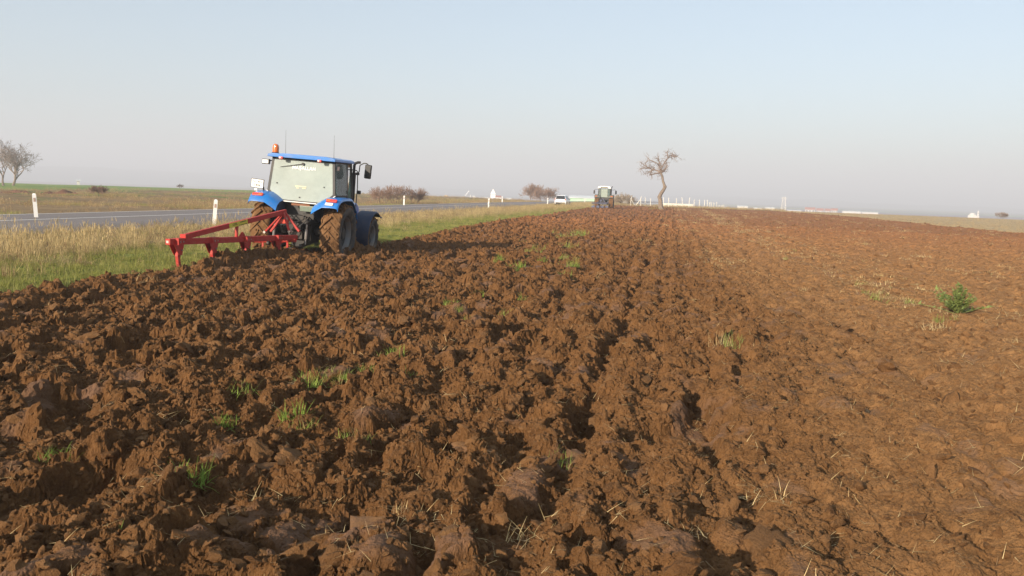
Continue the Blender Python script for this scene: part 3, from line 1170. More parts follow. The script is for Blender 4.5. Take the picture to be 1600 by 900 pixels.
def field_tufts():
    green = [tuft_mesh('grass_tuft', 400 + i, 80, 0.075, 0.065, 0.0045, M_TUFT, 0.95, 0.9) for i in range(5)]
    mixed = [tuft_mesh('grass_tuft', 410 + i, 80, 0.075, 0.11, 0.0045, M_TUFT, 1.0, 0.9, mats=[M_TUFT, M_TUFT, M_PALE]) for i in range(4)]
    straw = [tuft_mesh('straw_clump', 420 + i, 60, 0.10, 0.10, 0.0035, M_STRAW, 1.25, 0.5, mats=[M_STRAW, M_DRY, M_RUST]) for i in range(5)]
    GT = 'green grass tufts along the old turf line in the ploughed soil'
    # pixel where each sits, size, what sets it apart
    named = [((572, 572), 1.35, 'bright green grass tuft catching the sun among dark clods left of centre'),
             ((618, 548), 1.2, 'wide green grass tuft just right of the bright tuft left of centre'),
             ((352, 664), 0.95, 'small vivid green tuft standing alone in the shaded clods'),
             ((296, 752), 1.35, 'spiky green tuft in a shadowed hollow at the lower left'),
             ((470, 632), 1.8, 'dark green grass patch lying in a deep shadowed hollow'),
             ((196, 836), 1.1, 'flattened pale green tuft nearest the bottom left corner'),
             ((100, 706), 1.0, 'green and straw tuft beside a pale clod at far left'),
             ((876, 690), 0.9, 'thin green sprig beside a dark hole right of centre'),
             ((374, 604), 1.1, 'low green tuft in shade between the vivid tuft and the plough'),
             ((1016, 450), 1.0, 'lone small green tuft in the middle of the field'),
             ((1422, 470), 1.1, 'yellow green tuft just left of the leafy bush weed')]
    for i, ((px, py), s, lab) in enumerate(named):
        p = on_ground(px, py, 0.03)
        place((green + mixed)[i % 9], 'grass_tuft', p.x, p.y, s, lab, 'grass tuft')
    n = 0
    while n < 62:
        y = 4.5 + 34 * rng.random() ** 1.3
        x = np.interp(y, [4, 10, 17, 32, 50], [-2.6, -2.8, -3.0, -4.0, -4.8]) + rng.normal(0, 0.30 + 0.012 * y)
        if vnoise(np.array([y * 0.35]), np.array([2.2]), 561)[0] < -0.35: continue
        place(mixed[n % 4] if n % 3 else green[n % 5], 'grass_tuft', float(x), float(y), float(rng.uniform(0.75, 1.4) * (0.75 + y * 0.04)),
              'small green grass tuft on the line of old turf among the clods', 'grass tuft', GT, 0.01)
        n += 1
    named = [((830, 822), 1.25, 'bright upright straw clump beside a black hollow at the bottom centre'),
             ((1196, 752), 1.1, 'splayed yellow straw clump in the foreground right of centre'),
             ((1080, 815), 0.9, 'loose straw tangle near the bottom right of centre'),
             ((410, 742), 1.5, 'brown tangled straw and roots on a clod at lower left'),
             ((232, 436), 1.9, 'straw clump at the soil edge behind the red plough'),
             ((940, 428), 1.8, 'pale straw clump in mid field below the far tractor'),
             ((1580, 528), 1.2, 'straw clump near the right edge of the field view'),
             ((1262, 452), 1.3, 'small pale straw clump below the long straw line'),
             ((640, 770), 0.8, 'short straw bits sticking up between slabs at the bottom')]
    for i, ((px, py), s, lab) in enumerate(named):
        p = on_ground(px, py, 0.03)
        place(straw[i % 5], 'straw_clump', p.x, p.y, s, lab, 'straw clump')
    n = 0
    while n < 40:
        y = 12 + 60 * rng.random() ** 1.3
        x = 4.1 + 0.4 * float(vnoise(np.array([y * 0.1]), np.array([0.0]), 551)[0]) + rng.normal(0, 0.35)
        place(straw[n % 5] if n % 4 else mixed[n % 4], 'straw_clump' if n % 4 else 'grass_tuft', float(x), float(y), float(rng.uniform(0.9, 1.9)),
              'pale straw clump along the long straw line right of centre' if n % 4 else 'yellowing tuft along the long straw line right of centre',
              'straw clump' if n % 4 else 'grass tuft', 'straw clumps along the straw line' if n % 4 else 'yellowing tufts along the straw line', 0.02)
        n += 1
    # the tuft half green, half straw (middle of the picture) and the leafy weed on the right
    p = on_ground(1140, 530, 0.02)
    r = empty('weed_tuft', (p.x, p.y, soil_z(p.x, p.y)))
    tag(r, 'shaggy weed tuft half green half straw at the edge of rough soil', 'weed')
    link('green_blades', tuft_mesh('green_blades', 431, 70, 0.20, 0.13, 0.008, M_GREEN, 0.5, 0.7, mats=[M_GREEN, M_LEAF]), r).location = (0.05, 0.03, 0)
    link('dry_blades', tuft_mesh('dry_blades', 432, 60, 0.19, 0.15, 0.006, M_STRAW, 0.6, 0.6), r).location = (-0.10, 0, 0)
    p = on_ground(1497, 488, 0.02)
    r = empty('leafy_weed', (p.x, p.y, soil_z(p.x, p.y)))
    tag(r, 'bushy leafy green weed standing alone in the smooth soil at right', 'weed')
    V, F = [], []
    rr = random.Random(77)
    st = MB()
    for k in range(42):
        a, ln = rr.uniform(0, 6.283), rr.uniform(0.26, 0.52)
        le = abs(rr.gauss(0, 0.7))
        tip = Vector((math.sin(a) * math.sin(le), math.cos(a) * math.sin(le), math.cos(le))) * ln
        st.tube([Vector((0, 0, -0.02)), tip * 0.5 + Vector((0, 0, 0.02)), tip], [0.005, 0.004, 0.002], 4, False)
        for j in range(16):
            q = tip * rr.uniform(0.25, 1.0)
            blade(V, F, q, rr.uniform(0, 6.283), rr.uniform(0.4, 1.3), rr.uniform(0.05, 0.10), rr.uniform(0.025, 0.045), 2, 0.6)
    r.scale = (1.35, 1.35, 1.0)
    st.build('stem', M_LEAF, r)
    me = bpy.data.meshes.new('foliage')
    me.from_pydata([tuple(v) for v in V], [], F); me.materials.append(M_LEAF)
    link('foliage', me, r)
    # heap of old cut grass on the turf and a grey tussock beside it
    p = on_ground(96, 414, 0.05)
    V, F = [], []
    for k in range(420):
        a, rad = rr.uniform(0, 6.283), math.sqrt(rr.random())
        b = Vector((rad * 0.62 * math.cos(a), rad * 0.34 * math.sin(a), 0.16 * (1 - rad * rad) * rr.uniform(0.3, 1)))
        blade(V, F, b, rr.uniform(0, 6.283), rr.uniform(1.0, 1.7), rr.uniform(0.12, 0.3), 0.007, 3, rr.uniform(-0.4, 0.5))
    me = bpy.data.meshes.new('hay_heap')
    me.from_pydata([tuple(v) for v in V], [], F); me.materials.append(M_DRY); me.materials.append(M_RUST)
    me.polygons.foreach_set('material_index', [(i // 3) % 2 for i in range(len(F))])
    o = link('hay_heap', me); o.location = (p.x, p.y, 0.05); o.rotation_euler = (0, 0, 0.5)
    tag(o, 'flattened heap of old cut grass lying on the green verge', 'hay heap')
    for (px, py), s, lab in (((126, 412), 1.3, 'bleached dry tussock standing beside the heap of cut grass'), ((12, 432), 1.2, 'grey dry tussock on the turf at the left edge')):
        p = on_ground(px, py, 0.05)
        place(tuft_mesh('dry_tussock', 440 + px, 70, 0.24, 0.10, 0.006, M_DRY, 0.45, 0.6, mats=[M_DRY, M_RUST]), 'dry_tussock', p.x, p.y, s, lab, 'tussock', None, 0, 0.05)


field_tufts()
# ================================================================== TRACTORS AND IMPLEMENTS
M_BLUE = paint('blue_paint', (0.012, 0.165, 0.52), 0.34, 0.24, 0.25, scale=4)
M_BLUE_SHADED = paint('shaded_blue_paint', (0.010, 0.022, 0.06), 0.6, 0.15, scale=4)  # blue of the front mudguards, their shade darkened into the colour
M_RED = paint('red_paint', (0.40, 0.024, 0.019), 0.55, 0.26, 0.0, 0.0, (-0.12, 0.24), 0.3, scale=7)
M_BLACK = paint('black_plastic', (0.018, 0.018, 0.02), 0.55, 0.14, scale=5)
M_IRON = paint('oily_iron', (0.022, 0.02, 0.019), 0.55, 0.18, metal=0.3, scale=5)
M_STEEL = paint('worn_steel', (0.30, 0.28, 0.26), 0.38, 0.4, metal=0.8, scale=9)
M_RIM = paint('rim_paint', (0.17, 0.17, 0.175), 0.5, 0.6, scale=5)
M_RUBBER = paint('rubber', (0.028, 0.026, 0.025), 0.85, 0.45, scale=4)
M_WHITE = paint('white_paint', (0.78, 0.77, 0.74), 0.45, 0.12, scale=4)
M_YELLOW = plain('yellow_sticker', (0.62, 0.52, 0.06), 0.5, 0.12, 20)
M_INK = plain('black_print', (0.03, 0.03, 0.02), 0.6, 0.1, 20)
M_LETTER = plain('white_letters', (0.9, 0.9, 0.88), 0.5, 0.04, 20)
M_TAN = plain('seat_fabric', (0.14, 0.12, 0.10), 0.9, 0.2, 12)


def lens(name, col, rough=0.25):
    t = NT(name)
    t.set(color=col, rough=rough, spec=0.6, coat=0.4)
    return t.mat


M_REDLENS = lens('red_lens', (0.60, 0.05, 0.035))
M_AMBER = lens('amber_lens', (0.62, 0.13, 0.015))
M_CLEARLENS = lens('clear_lens', (0.75, 0.75, 0.72))


def mud_material():
    t = NT('caked_mud')
    o = t.obj()
    n1, n2 = t.noise(7, 5, 0.65, o), t.noise(40, 4, 0.65, o)
    c = t.mix(t.rng(n1, 0.3, 0.7), (0.12, 0.060, 0.026), (0.21, 0.115, 0.054))
    c = t.mix(t.math('MULTIPLY', t.rng(n2, 0.5, 0.75), 0.45), c, (0.09, 0.045, 0.02))
    t.set(color=c, rough=0.95, spec=0.12)
    t.bump(t.math('ADD', n1, t.math('MULTIPLY', n2, 0.4)), 1.0, 0.03)
    return t.mat


M_MUD = mud_material()


def dusty_glass(name, dust, col, tint=(0.75, 0.82, 0.78)):
    """tinted pane under a film of dust that the sun lights up"""
    t = NT(name)
    n = t.noise(2.2, 4, 0.6, t.obj())
    t.set(color=col, rough=0.55, spec=0.4)
    tr = t.n('ShaderNodeBsdfTransparent'); t.put(tr.inputs['Color'], tint)
    gl = t.n('ShaderNodeBsdfGlossy'); gl.inputs['Roughness'].default_value = 0.04
    fr = t.n('ShaderNodeFresnel'); fr.inputs['IOR'].default_value = 1.45
    m1 = t.n('ShaderNodeMixShader')
    t.t.links.new(fr.outputs[0], m1.inputs[0]); t.t.links.new(tr.outputs[0], m1.inputs[1]); t.t.links.new(gl.outputs[0], m1.inputs[2])
    m2 = t.n('ShaderNodeMixShader')
    t.put(m2.inputs[0], t.rng(n, 0.25, 0.75, dust - 0.08, dust + 0.08))
    t.t.links.new(m1.outputs[0], m2.inputs[1]); t.t.links.new(t.b.outputs[0], m2.inputs[2])
    t.t.links.new(m2.outputs[0], t.out.inputs['Surface'])
    return t.mat


M_REARGLASS = dusty_glass('dusty_rear_glass', 0.60, (0.44, 0.50, 0.48))
M_SIDEGLASS = dusty_glass('side_glass', 0.16, (0.5, 0.55, 0.5), (0.55, 0.68, 0.66))


def tyre_mesh(name, Rr, w, rim, lugs, mud_mat, wall_mat, seed=0):
    """agricultural tyre about the x axis with angled tread bars caked in mud"""
    rr = random.Random(seed)
    b = MB()
    h = w / 2
    Rc = Rr - 0.045
    prof = [(rim, -h * 0.72), (rim + 0.03, -h * 0.86), (rim + (Rc - rim) * 0.55, -h), (Rc - 0.05, -h * 0.93), (Rc, -h * 0.7),
            (Rc + 0.012, 0), (Rc, h * 0.7), (Rc - 0.05, h * 0.93), (rim + (Rc - rim) * 0.55, h), (rim + 0.03, h * 0.86), (rim, h * 0.72)]
    n0 = len(b.f)
    b.lathe(prof, n=40)
    m = len(prof) - 1
    b.m = [1 if 3 <= i % m <= 6 else 0 for i in range(len(b.f))]
    b.cur = 1
    for sd in (-1, 1):
        for k in range(lugs):
            a0 = 2 * math.pi * (k + (0.5 if sd > 0 else 0)) / lugs
            pts = []
            for u in (0.0, 0.5, 1.0):
                x = sd * h * (-0.06 + 1.02 * u)
                a = a0 - 0.75 * u * (h / Rr) * 1.5
                r = Rc + 0.012 - 0.055 * u ** 3
                pts.append((x, r, a))
            tall = 0.042 + rr.uniform(-0.022, 0.016)
            half = 0.035 / Rr
            vs = []
            for x, r, a in pts:
                for da, dr in ((-half * 1.25, -0.02), (half * 1.25, -0.02), (half * 0.75, tall), (-half * 0.75, tall)):
                    q = r + dr + rr.uniform(-0.006, 0.006)
                    vs.append((x + rr.uniform(-0.008, 0.008), q * math.sin(a + da), q * math.cos(a + da)))
            fs = [(0, 1, 2, 3), (11, 10, 9, 8)]
            for s in (0, 4):
                for j in range(4):
                    fs.append((s + j, s + (j + 1) % 4, s + 4 + (j + 1) % 4, s + 4 + j))
            b.add(vs, fs)
    # lumps of mud between the bars
    for k in range(lugs * 9):
        a, x = rr.uniform(0, 6.283), rr.uniform(-h * 0.9, h * 0.9)
        r = Rc + rr.uniform(-0.015, 0.02) - 0.05 * abs(x / h) ** 3
        s = rr.uniform(0.025, 0.06)
        c = Vector((x, r * math.sin(a), r * math.cos(a)))
        vs = [c + Vector((rr.gauss(0, 1), rr.gauss(0, 1), rr.gauss(0, 1))).normalized() * s * rr.uniform(0.7, 1.2) for _ in range(8)]
        bm = bmesh.new()
        bv = [bm.verts.new(v) for v in vs]
        bmesh.ops.convex_hull(bm, input=bv)
        bm.verts.index_update()
        b.add([v.co.copy() for v in bm.verts], [[v.index for v in f.verts] for f in bm.faces])
        bm.free()
    return b.mesh(name, [wall_mat, mud_mat], 40)


def wheel(parent, pos, Rr, w, rim, lugs, side, seed, mats=None):
    wall, mud, rimm = mats or (M_RUBBER, M_MUD, M_RIM)
    b = MB()
    h = w / 2 * 0.72
    b.lathe([(rim + 0.012, -h), (rim - 0.03, -h * 0.8), (rim - 0.05, -h * 0.1), (rim - 0.05, h * 0.1), (rim - 0.03, h * 0.8), (rim + 0.012, h)], n=36)
    b.cur = 1
    b.lathe([(rim - 0.045, side * h * 0.30), (rim * 0.72, side * h * 0.05), (rim * 0.45, side * h * 0.15), (0.001, side * h * 0.15)], n=36)
    o = b.build('wheel', [rimm, M_IRON], parent, smooth=40)
    o.location = pos
    link('tyre', tyre_mesh('tyre', Rr, w, rim, lugs, mud, wall, seed), o)
    hb = MB()
    hb.lathe([(0.001, side * h * 0.75), (rim * 0.28, side * h * 0.75), (rim * 0.34, side * h * 0.55), (rim * 0.36, side * h * 0.12)], n=20)
    for k in range(8):
        a = k * math.pi / 4
        hb.tube([(side * h * 0.12, rim * 0.47 * math.sin(a), rim * 0.47 * math.cos(a)), (side * h * 0.32, rim * 0.47 * math.sin(a), rim * 0.47 * math.cos(a))], 0.016, 6)
    hb.build('hub', M_IRON, o)
    return o


def text_mesh(body, size, mat, name, parent, M, extrude=0.0015, spacing=1.0, bold=0.0):
    c = bpy.data.curves.new(name, 'FONT')
    c.body = body; c.size = size; c.align_x = 'CENTER'; c.align_y = 'CENTER'
    c.extrude = extrude; c.space_character = spacing; c.offset = bold
    c.materials.append(mat)
    o = bpy.data.objects.new(name, c)
    COL.objects.link(o)
    bpy.context.view_layer.update()
    me = bpy.data.meshes.new_from_object(o.evaluated_get(bpy.context.evaluated_depsgraph_get()))
    me.name = name
    bpy.data.objects.remove(o)
    o = link(name, me, parent)
    o.matrix_local = M
    o['kind'] = 'stuff'
    return o


def facing(pos, right, up):
    """matrix that stands a flat thing at pos, its x along `right`, its y along `up`"""
    r, u = Vector(right).normalized(), Vector(up).normalized()
    n = r.cross(u).normalized()
    u = n.cross(r)
    M = Matrix((r, u, n)).transposed().to_4x4()
    M.translation = Vector(pos)
    return M


def pane(name, poly, mat, parent, thick=0.006):
    """flat pane through 3-D points"""
    P = [Vector(p) for p in poly]
    n = (P[1] - P[0]).cross(P[2] - P[0]).normalized()
    k = len(P)
    b = MB().add([p + n * thick / 2 for p in P] + [p - n * thick / 2 for p in P],
                 [tuple(range(k)), tuple(reversed(range(k, 2 * k)))] + [(i, k + i, k + (i + 1) % k, (i + 1) % k) for i in range(k)])
    return b.build(name, mat, parent, smooth=None)


def fender_sheet(prof, xs, drop, thick=0.018):
    """sheet of a mudguard: profile in (y, z), columns in x with a (dy, dz) drop each"""
    b = MB()
    cy = sum(p[0] for p in prof) / len(prof)
    rows = []
    for y, z in prof:
        rows.append([(x, y + (cy - y) * d * 0.35, z - d) for x, d in zip(xs, drop)])
    b.strip(rows, thick)
    return b


def build_tractor():
    root = empty('tractor')
    tag(root, 'blue tractor with white dusty rear window and mud caked wheels', 'tractor')
    P = lambda nm, b, m, bevel=0.0, parent=root, smooth=35: b.build(nm, m, parent, bevel, smooth)
    AX = 0.80
    # ---- running gear
    for s in (-1, 1):
        wheel(root, (s * 0.93, 0, AX), 0.80, 0.53, 0.45, 19, s, 5 + s)
        wheel(root, (s * 0.90, 2.72, 0.59), 0.59, 0.39, 0.33, 17, s, 15 + s)
    b = MB(); b.tube([(-0.72, 0, AX), (0.72, 0, AX)], 0.13, 14); b.box((0, -0.02, AX), (0.62, 0.62, 0.62)); b.lathe([(0.001, -0.4), (0.17, -0.4), (0.21, -0.3), (0.21, 0)], (0, 0, 0.7), 'Y', 16)
    P('rear_axle', b, M_IRON, 0.02)
    b = MB(); b.box((0, 1.05, 0.78), (0.46, 1.7, 0.52)); b.box((0, 2.1, 0.86), (0.5, 1.2, 0.5))
    P('transmission', b, M_IRON, 0.03)
    b = MB(); b.tube([(-0.7, 2.72, 0.59), (0.7, 2.72, 0.59)], 0.085, 10); b.box((0, 2.72, 0.62), (0.35, 0.3, 0.3))
    P('front_axle', b, M_IRON, 0.02)
    b = MB()
    b.prism([(0.95, 1.62), (3.25, 1.50), (3.45, 1.38), (3.50, 0.95), (2.9, 0.85), (0.95, 1.05)], -0.37, 0.37, 'X')
    hood = P('hood', b, M_BLUE, 0.06)
    b = MB(); b.box((0, 3.51, 1.15), (0.5, 0.03, 0.4)); P('grille', b, M_BLACK, 0.01, hood)
    for s in (-1, 1):
        b = MB(); b.box((s * 0.56, 0.86, 0.78), (0.34, 0.72, 0.52)); P('fuel_tank', b, M_BLACK, 0.05)
        b = MB()
        for z in (0.45, 0.72): b.box((s * 0.86, 0.98, z), (0.26, 0.30, 0.03))
        b.bar((s * 0.76, 0.84, 0.42), (s * 0.76, 0.84, 1.2), 0.03, 0.03); b.bar((s * 0.76, 1.12, 0.42), (s * 0.76, 1.12, 1.2), 0.03, 0.03)
        P('step', b, M_IRON, 0.006)
    # ---- rear mudguards
    prof = [(-0.90, 1.485), (-0.885, 1.535), (-0.80, 1.635), (-0.66, 1.70), (-0.45, 1.735), (-0.15, 1.745), (0.25, 1.735), (0.50, 1.62), (0.70, 1.45), (0.80, 1.25)]
    for s in (-1, 1):
        xs = [s * x for x in (0.46, 0.60, 0.75, 0.95, 1.10, 1.155, 1.17)]
        dr = [0.20, 0.10, 0.012, 0.0, 0.004, 0.03, 0.075]
        b = fender_sheet(prof, xs, dr)
        f = P('fender', b, M_BLUE, 0, smooth=45)
        # inner wall between mudguard and cab
        b = MB(); b.prism([(-0.72, 1.28), (-0.62, 1.5), (-0.3, 1.6), (0.5, 1.55), (0.6, 1.1), (-0.1, 0.95)], s * 0.46, s * 0.49, 'X')
        P('inner_panel', b, M_BLUE_SHADED, 0.004, f)
        b = MB(); b.box((s * 0.97, -0.80, 1.66), (0.28, 0.05, 0.085), (-0.75, 0, 0)); tl = P('tail_light', b, M_REDLENS, 0.012, f)
        b = MB(); b.box((s * 0.90, -0.806, 1.663), (0.09, 0.052, 0.075), (-0.75, 0, 0)); P('indicator', b, M_AMBER, 0.008, tl)
        if s > 0:
            b = MB(); b.box((0.93, -0.868, 1.575), (0.20, 0.03, 0.08), (-0.75, 0, 0)); P('reflector', b, M_WHITE, 0.006, f)
    # ---- front mudguards
    for s in (-1, 1):
        pts = []
        for k in range(11):
            a = R(205 - k * 15.5)
            pts.append((2.72 + 0.76 * math.cos(a), 0.60 + 0.72 * math.sin(a)))
        pts.append((pts[-1][0] + 0.14, pts[-1][1] + 0.005))
        pts = [(pts[0][0] + 0.03, pts[0][1] - 0.12)] + pts
        b = fender_sheet(pts, [s * x for x in (0.64, 0.67, 0.88, 1.10, 1.14)], [0.03, 0.0, 0.0, 0.0, 0.035])
        P('front_fender', b, M_BLUE_SHADED, 0, smooth=50)
        b = MB(); b.bar((s * 0.64, 2.72, 0.62), (s * 0.66, 2.72, 1.30), 0.05, 0.05); P('fender_stay', b, M_IRON)
    # ---- cab
    YB, YM, YF = -0.30, 0.62, 1.12
    hexr = [(-0.775, 2.60), (0.775, 2.60), (0.845, 1.80), (0.58, 1.57), (-0.58, 1.57), (-0.845, 1.80)]
    back = lambda x, z, o=0.0: (x, YB - 0.07 * (2.6 - z) / 1.03 - o, z)
    b = MB()
    for s in (-1, 1):
        b.bar(back(s * 0.80, 2.63), back(s * 0.875, 1.78), 0.07, 0.06, (0, 1, 0))
        b.bar(back(s * 0.875, 1.80), back(s * 0.61, 1.545), 0.05, 0.06, (0, 1, 0))
        b.bar((s * 0.83, YM, 2.62), (s * 0.90, YM, 1.50), 0.05, 0.07, (0, 1, 0))
        b.bar((s * 0.80, YF - 0.06, 2.62), (s * 0.84, YF + 0.06, 1.75), 0.06, 0.05, (0, 1, 0))
        b.bar((s * 0.84, YF + 0.06, 1.75), (s * 0.66, YF, 1.05), 0.06, 0.05, (0, 1, 0))
        b.bar((s * 0.905, YB - 0.03, 1.765), (s * 0.90, YM, 1.765), 0.04, 0.05)
        b.bar((s * 0.90, YM, 1.12), (s * 0.74, YF, 1.10), 0.05, 0.05)
        b.bar((s * 0.82, YB, 2.615), (s * 0.80, YF - 0.04, 2.615), 0.06, 0.05)
    b.bar(back(-0.83, 2.615), back(0.83, 2.615), 0.05, 0.05)
    b.bar(back(-0.63, 1.545), back(0.63, 1.545), 0.04, 0.06)
    b.bar((-0.8, YF - 0.05, 2.61), (0.8, YF - 0.05, 2.61), 0.05, 0.05)
    b.box((0, 0.45, 1.08), (1.2, 1.35, 0.05)); b.prism([(-0.66, 1.08), (0.66, 1.08), (0.62, 1.53), (-0.62, 1.53)], YB + 0.10, YB + 0.14, 'Y')
    P('cab_frame', b, M_BLACK, 0.008)
    b = MB(); b.prism([(-0.60, 1.52), (0.60, 1.52), (0.64, 1.545), (-0.64, 1.545)], YB - 0.135, YB - 0.10, 'Y')
    b.bar(back(-0.92, 1.775, 0.035), back(-0.61, 1.535, 0.035), 0.018, 0.02, (0, 1, 0)); b.bar(back(0.92, 1.775, 0.035), back(0.61, 1.535, 0.035), 0.018, 0.02, (0, 1, 0))
    P('window_trim', b, M_WHITE, 0.003)
    rw = pane('rear_window', [back(x, z, 0.022) for x, z in hexr], M_REARGLASS, root, 0.008)
    b = MB(); b.bar(back(0.0, 2.515, 0.045), back(-0.60, 2.395, 0.045), 0.022, 0.02, (0, 1, 0), 0.010, 0.012); b.tube([back(0, 2.515, 0.02), back(0, 2.515, 0.07)], 0.035, 10)
    P('wiper', b, M_BLACK, 0, rw)
    for x, z in ((-0.66, 1.98), (0.60, 1.97), (-0.03, 1.66)):
        b = MB(); b.tube([back(x, z, 0.02), back(x, z, 0.045)], 0.018, 8); P('window_fixing', b, M_BLACK, 0, rw)
    text_mesh('MA\u015eALLAH', 0.115, M_LETTER, 'lettering', rw, facing(back(0.03, 2.405, 0.034), (1, 0, 0), (0, 0.07, 1.03)), 0.001, 1.08, 0.002)
    b = MB(); b.box((-0.02, 0, 0), (0.30, 0.003, 0.028)); b.box((-0.10, 0, -0.045), (0.08, 0.003, 0.02)); b.box((0.07, 0, -0.045), (0.10, 0.003, 0.02))
    st = P('faded_sticker', b, plain('faded_print', (0.68, 0.62, 0.42), 0.7, 0.1, 20), 0, rw, None); st.location = back(0.0, 1.94, 0.033); st.rotation_euler = (-0.068, 0, 0)
    for s in (-1, 1):
        pane('side_window', [(s * 0.835, YB + 0.03, 2.60), (s * 0.843, YM - 0.03, 2.60), (s * 0.905, YM - 0.03, 1.78), (s * 0.915, YB + 0.01, 1.78)], M_SIDEGLASS, root)
        d = pane('door_glass', [(s * 0.838, YM + 0.03, 2.60), (s * 0.812, YF - 0.09, 2.60), (s * 0.85, YF + 0.03, 1.75), (s * 0.72, YF - 0.02, 1.12), (s * 0.87, YM + 0.03, 1.14)], M_SIDEGLASS, root)
    b = MB(); b.box((0.858, YB + 0.19, 2.47), (0.004, 0.17, 0.11), (0, 0.07, 0)); P('window_label', b, plain('pink_label', (0.7, 0.52, 0.45), 0.6, 0.15, 20), 0, root, None)
    pane('windscreen', [(-0.78, YF - 0.06, 2.58), (0.78, YF - 0.06, 2.58), (0.81, YF + 0.05, 1.75), (0.6, YF, 1.2), (-0.6, YF, 1.2), (-0.81, YF + 0.05, 1.75)], M_SIDEGLASS, root)
    b = MB(); b.box((0, 0.2, 1.35), (0.5, 0.48, 0.14)); b.box((0, -0.05, 1.72), (0.48, 0.12, 0.62), (0.12, 0, 0)); b.box((-0.3, 0.2, 1.55), (0.06, 0.36, 0.05)); b.box((0.3, 0.2, 1.55), (0.06, 0.36, 0.05))
    P('seat', b, M_TAN, 0.04)
    b = MB()
    ring = [(0.19 * math.cos(a), 0.75 + 0.13 * math.sin(a), 1.78 + 0.13 * math.sin(a)) for a in np.linspace(0, 2 * math.pi, 21)]
    b.tube(ring, 0.014, 6, False); b.tube([(0, 0.98, 1.3), (0, 0.75, 1.78)], 0.03, 8); b.box((0, 1.0, 1.4), (0.45, 0.14, 0.5))
    P('steering_wheel', b, M_BLACK)
    # roof: shallow cap with stepped rear edge
    b = MB()
    b.prism([(-0.90, 2.635), (0.90, 2.635), (0.895, 2.70), (0.80, 2.73), (-0.80, 2.73), (-0.895, 2.70)], YB - 0.20, YF - 0.05, 'Y')
    b.prism([(-0.66, 2.72), (0.66, 2.72), (0.60, 2.745), (-0.60, 2.745)], YB + 0.0, YF - 0.25, 'Y')
    P('roof', b, M_BLUE, 0.03)
    for x in (-0.52, 0.50):
        b = MB(); b.box((x, YB - 0.225, 2.625), (0.105, 0.07, 0.065)); lm = P('roof_lamp', b, M_REDLENS, 0.012)
        b = MB(); b.box((x - 0.02, YB - 0.262, 2.628), (0.05, 0.012, 0.04)); P('lamp_lens', b, M_CLEARLENS, 0.004, lm)
    b = MB(); b.lathe([(0.09, 2.71), (0.09, 2.745), (0.07, 2.76)], (-0.76, YB - 0.02, 0), 'Z', 18); bc = P('beacon', b, M_BLACK)
    b = MB(); b.lathe([(0.080, 2.755), (0.082, 2.87), (0.068, 2.935), (0.035, 2.965), (0.001, 2.97)], (-0.76, YB - 0.02, 0), 'Z', 18); P('beacon_dome', b, M_AMBER, 0, bc)
    for x, y, hh in ((-0.76, 0.35, 0.62), (0.80, -0.32, 0.56)):
        b = MB(); b.tube([(x, y, 2.70), (x, y - 0.02, 2.78), (x - 0.01, y - 0.05, 2.74 + hh)], [0.010, 0.0045, 0.0025], 6); P('antenna', b, M_BLACK)
    # left rear: work lamp, number plate on its bracket with a lamp under it
    b = MB(); b.box((-1.00, YB - 0.02, 2.50), (0.20, 0.09, 0.13)); b.bar((-0.92, YB, 2.52), (-0.80, YB, 2.56), 0.03, 0.03); wl = P('work_light', b, M_BLACK, 0.015)
    b = MB(); b.box((-1.00, YB - 0.072, 2.50), (0.165, 0.012, 0.095)); P('lamp_glass', b, M_CLEARLENS, 0.006, wl)
    b = MB(); b.box((-1.17, YB - 0.10, 1.92), (0.345, 0.02, 0.235), (0, 0.06, 0)); pl = P('number_plate', b, M_BLACK, 0.004)
    b = MB(); b.box((-1.17, YB - 0.113, 1.92), (0.315, 0.008, 0.205), (0, 0.06, 0)); P('plate_face', b, M_WHITE, 0, pl)
    text_mesh('51 AS', 0.10, M_INK, 'plate_text', pl, facing((-1.167, YB - 0.119, 1.965), (1, 0, -0.06), (0, 0, 1)), 0.0008)
    text_mesh('1406', 0.10, M_INK, 'plate_number', pl, facing((-1.173, YB - 0.119, 1.873), (1, 0, -0.06), (0, 0, 1)), 0.0008)
    b = MB(); b.bar((-1.02, YB - 0.08, 1.84), (-0.98, YB - 0.1, 1.68), 0.03, 0.03); P('plate_bracket', b, M_BLACK)
    b = MB(); b.box((-1.19, YB - 0.12, 1.765), (0.085, 0.05, 0.065)); P('plate_lamp', b, M_CLEARLENS, 0.012)
    # right front: exhaust, mirror on its hoop, side lamp on a stalk
    b = MB(); b.tube([(0.45, 1.30, 1.42), (0.70, 1.30, 1.43), (0.80, 1.31, 1.52), (0.82, 1.31, 1.72), (0.82, 1.31, 2.40)], 0.062, 12)
    b.tube([(0.82, 1.31, 2.38), (0.82, 1.31, 2.60), (0.84, 1.33, 2.66), (0.90, 1.36, 2.69), (0.96, 1.40, 2.695)], 0.038, 10)
    P('exhaust', b, M_BLACK)
    for s in (1, -1):
        b = MB()
        if s > 0:
            b.tube([(0.78, YF, 2.48), (0.95, YF + 0.02, 2.47), (0.98, YF + 0.02, 2.42)], 0.014, 6)
            b.tube([(0.97, YF + 0.02, 2.36), (1.02, YF + 0.02, 2.45), (1.035, YF + 0.02, 2.62), (1.14, YF + 0.02, 2.68), (1.22, YF + 0.02, 2.68), (1.27, YF + 0.02, 2.64), (1.27, YF + 0.02, 2.58)], 0.016, 8)
            b.tube([(0.98, YF + 0.02, 2.40), (1.0, YF + 0.02, 2.0), (0.98, YF + 0.02, 1.4), (0.92, YF, 1.15)], 0.015, 6)
            b.box((0.98, YF + 0.02, 2.38), (0.09, 0.06, 0.07))
        else:
            b.tube([(-0.82, YF, 2.48), (-0.96, YF, 2.46), (-0.99, YF, 2.38)], 0.014, 6)
        ar = P('mirror_arm', b, M_BLACK)
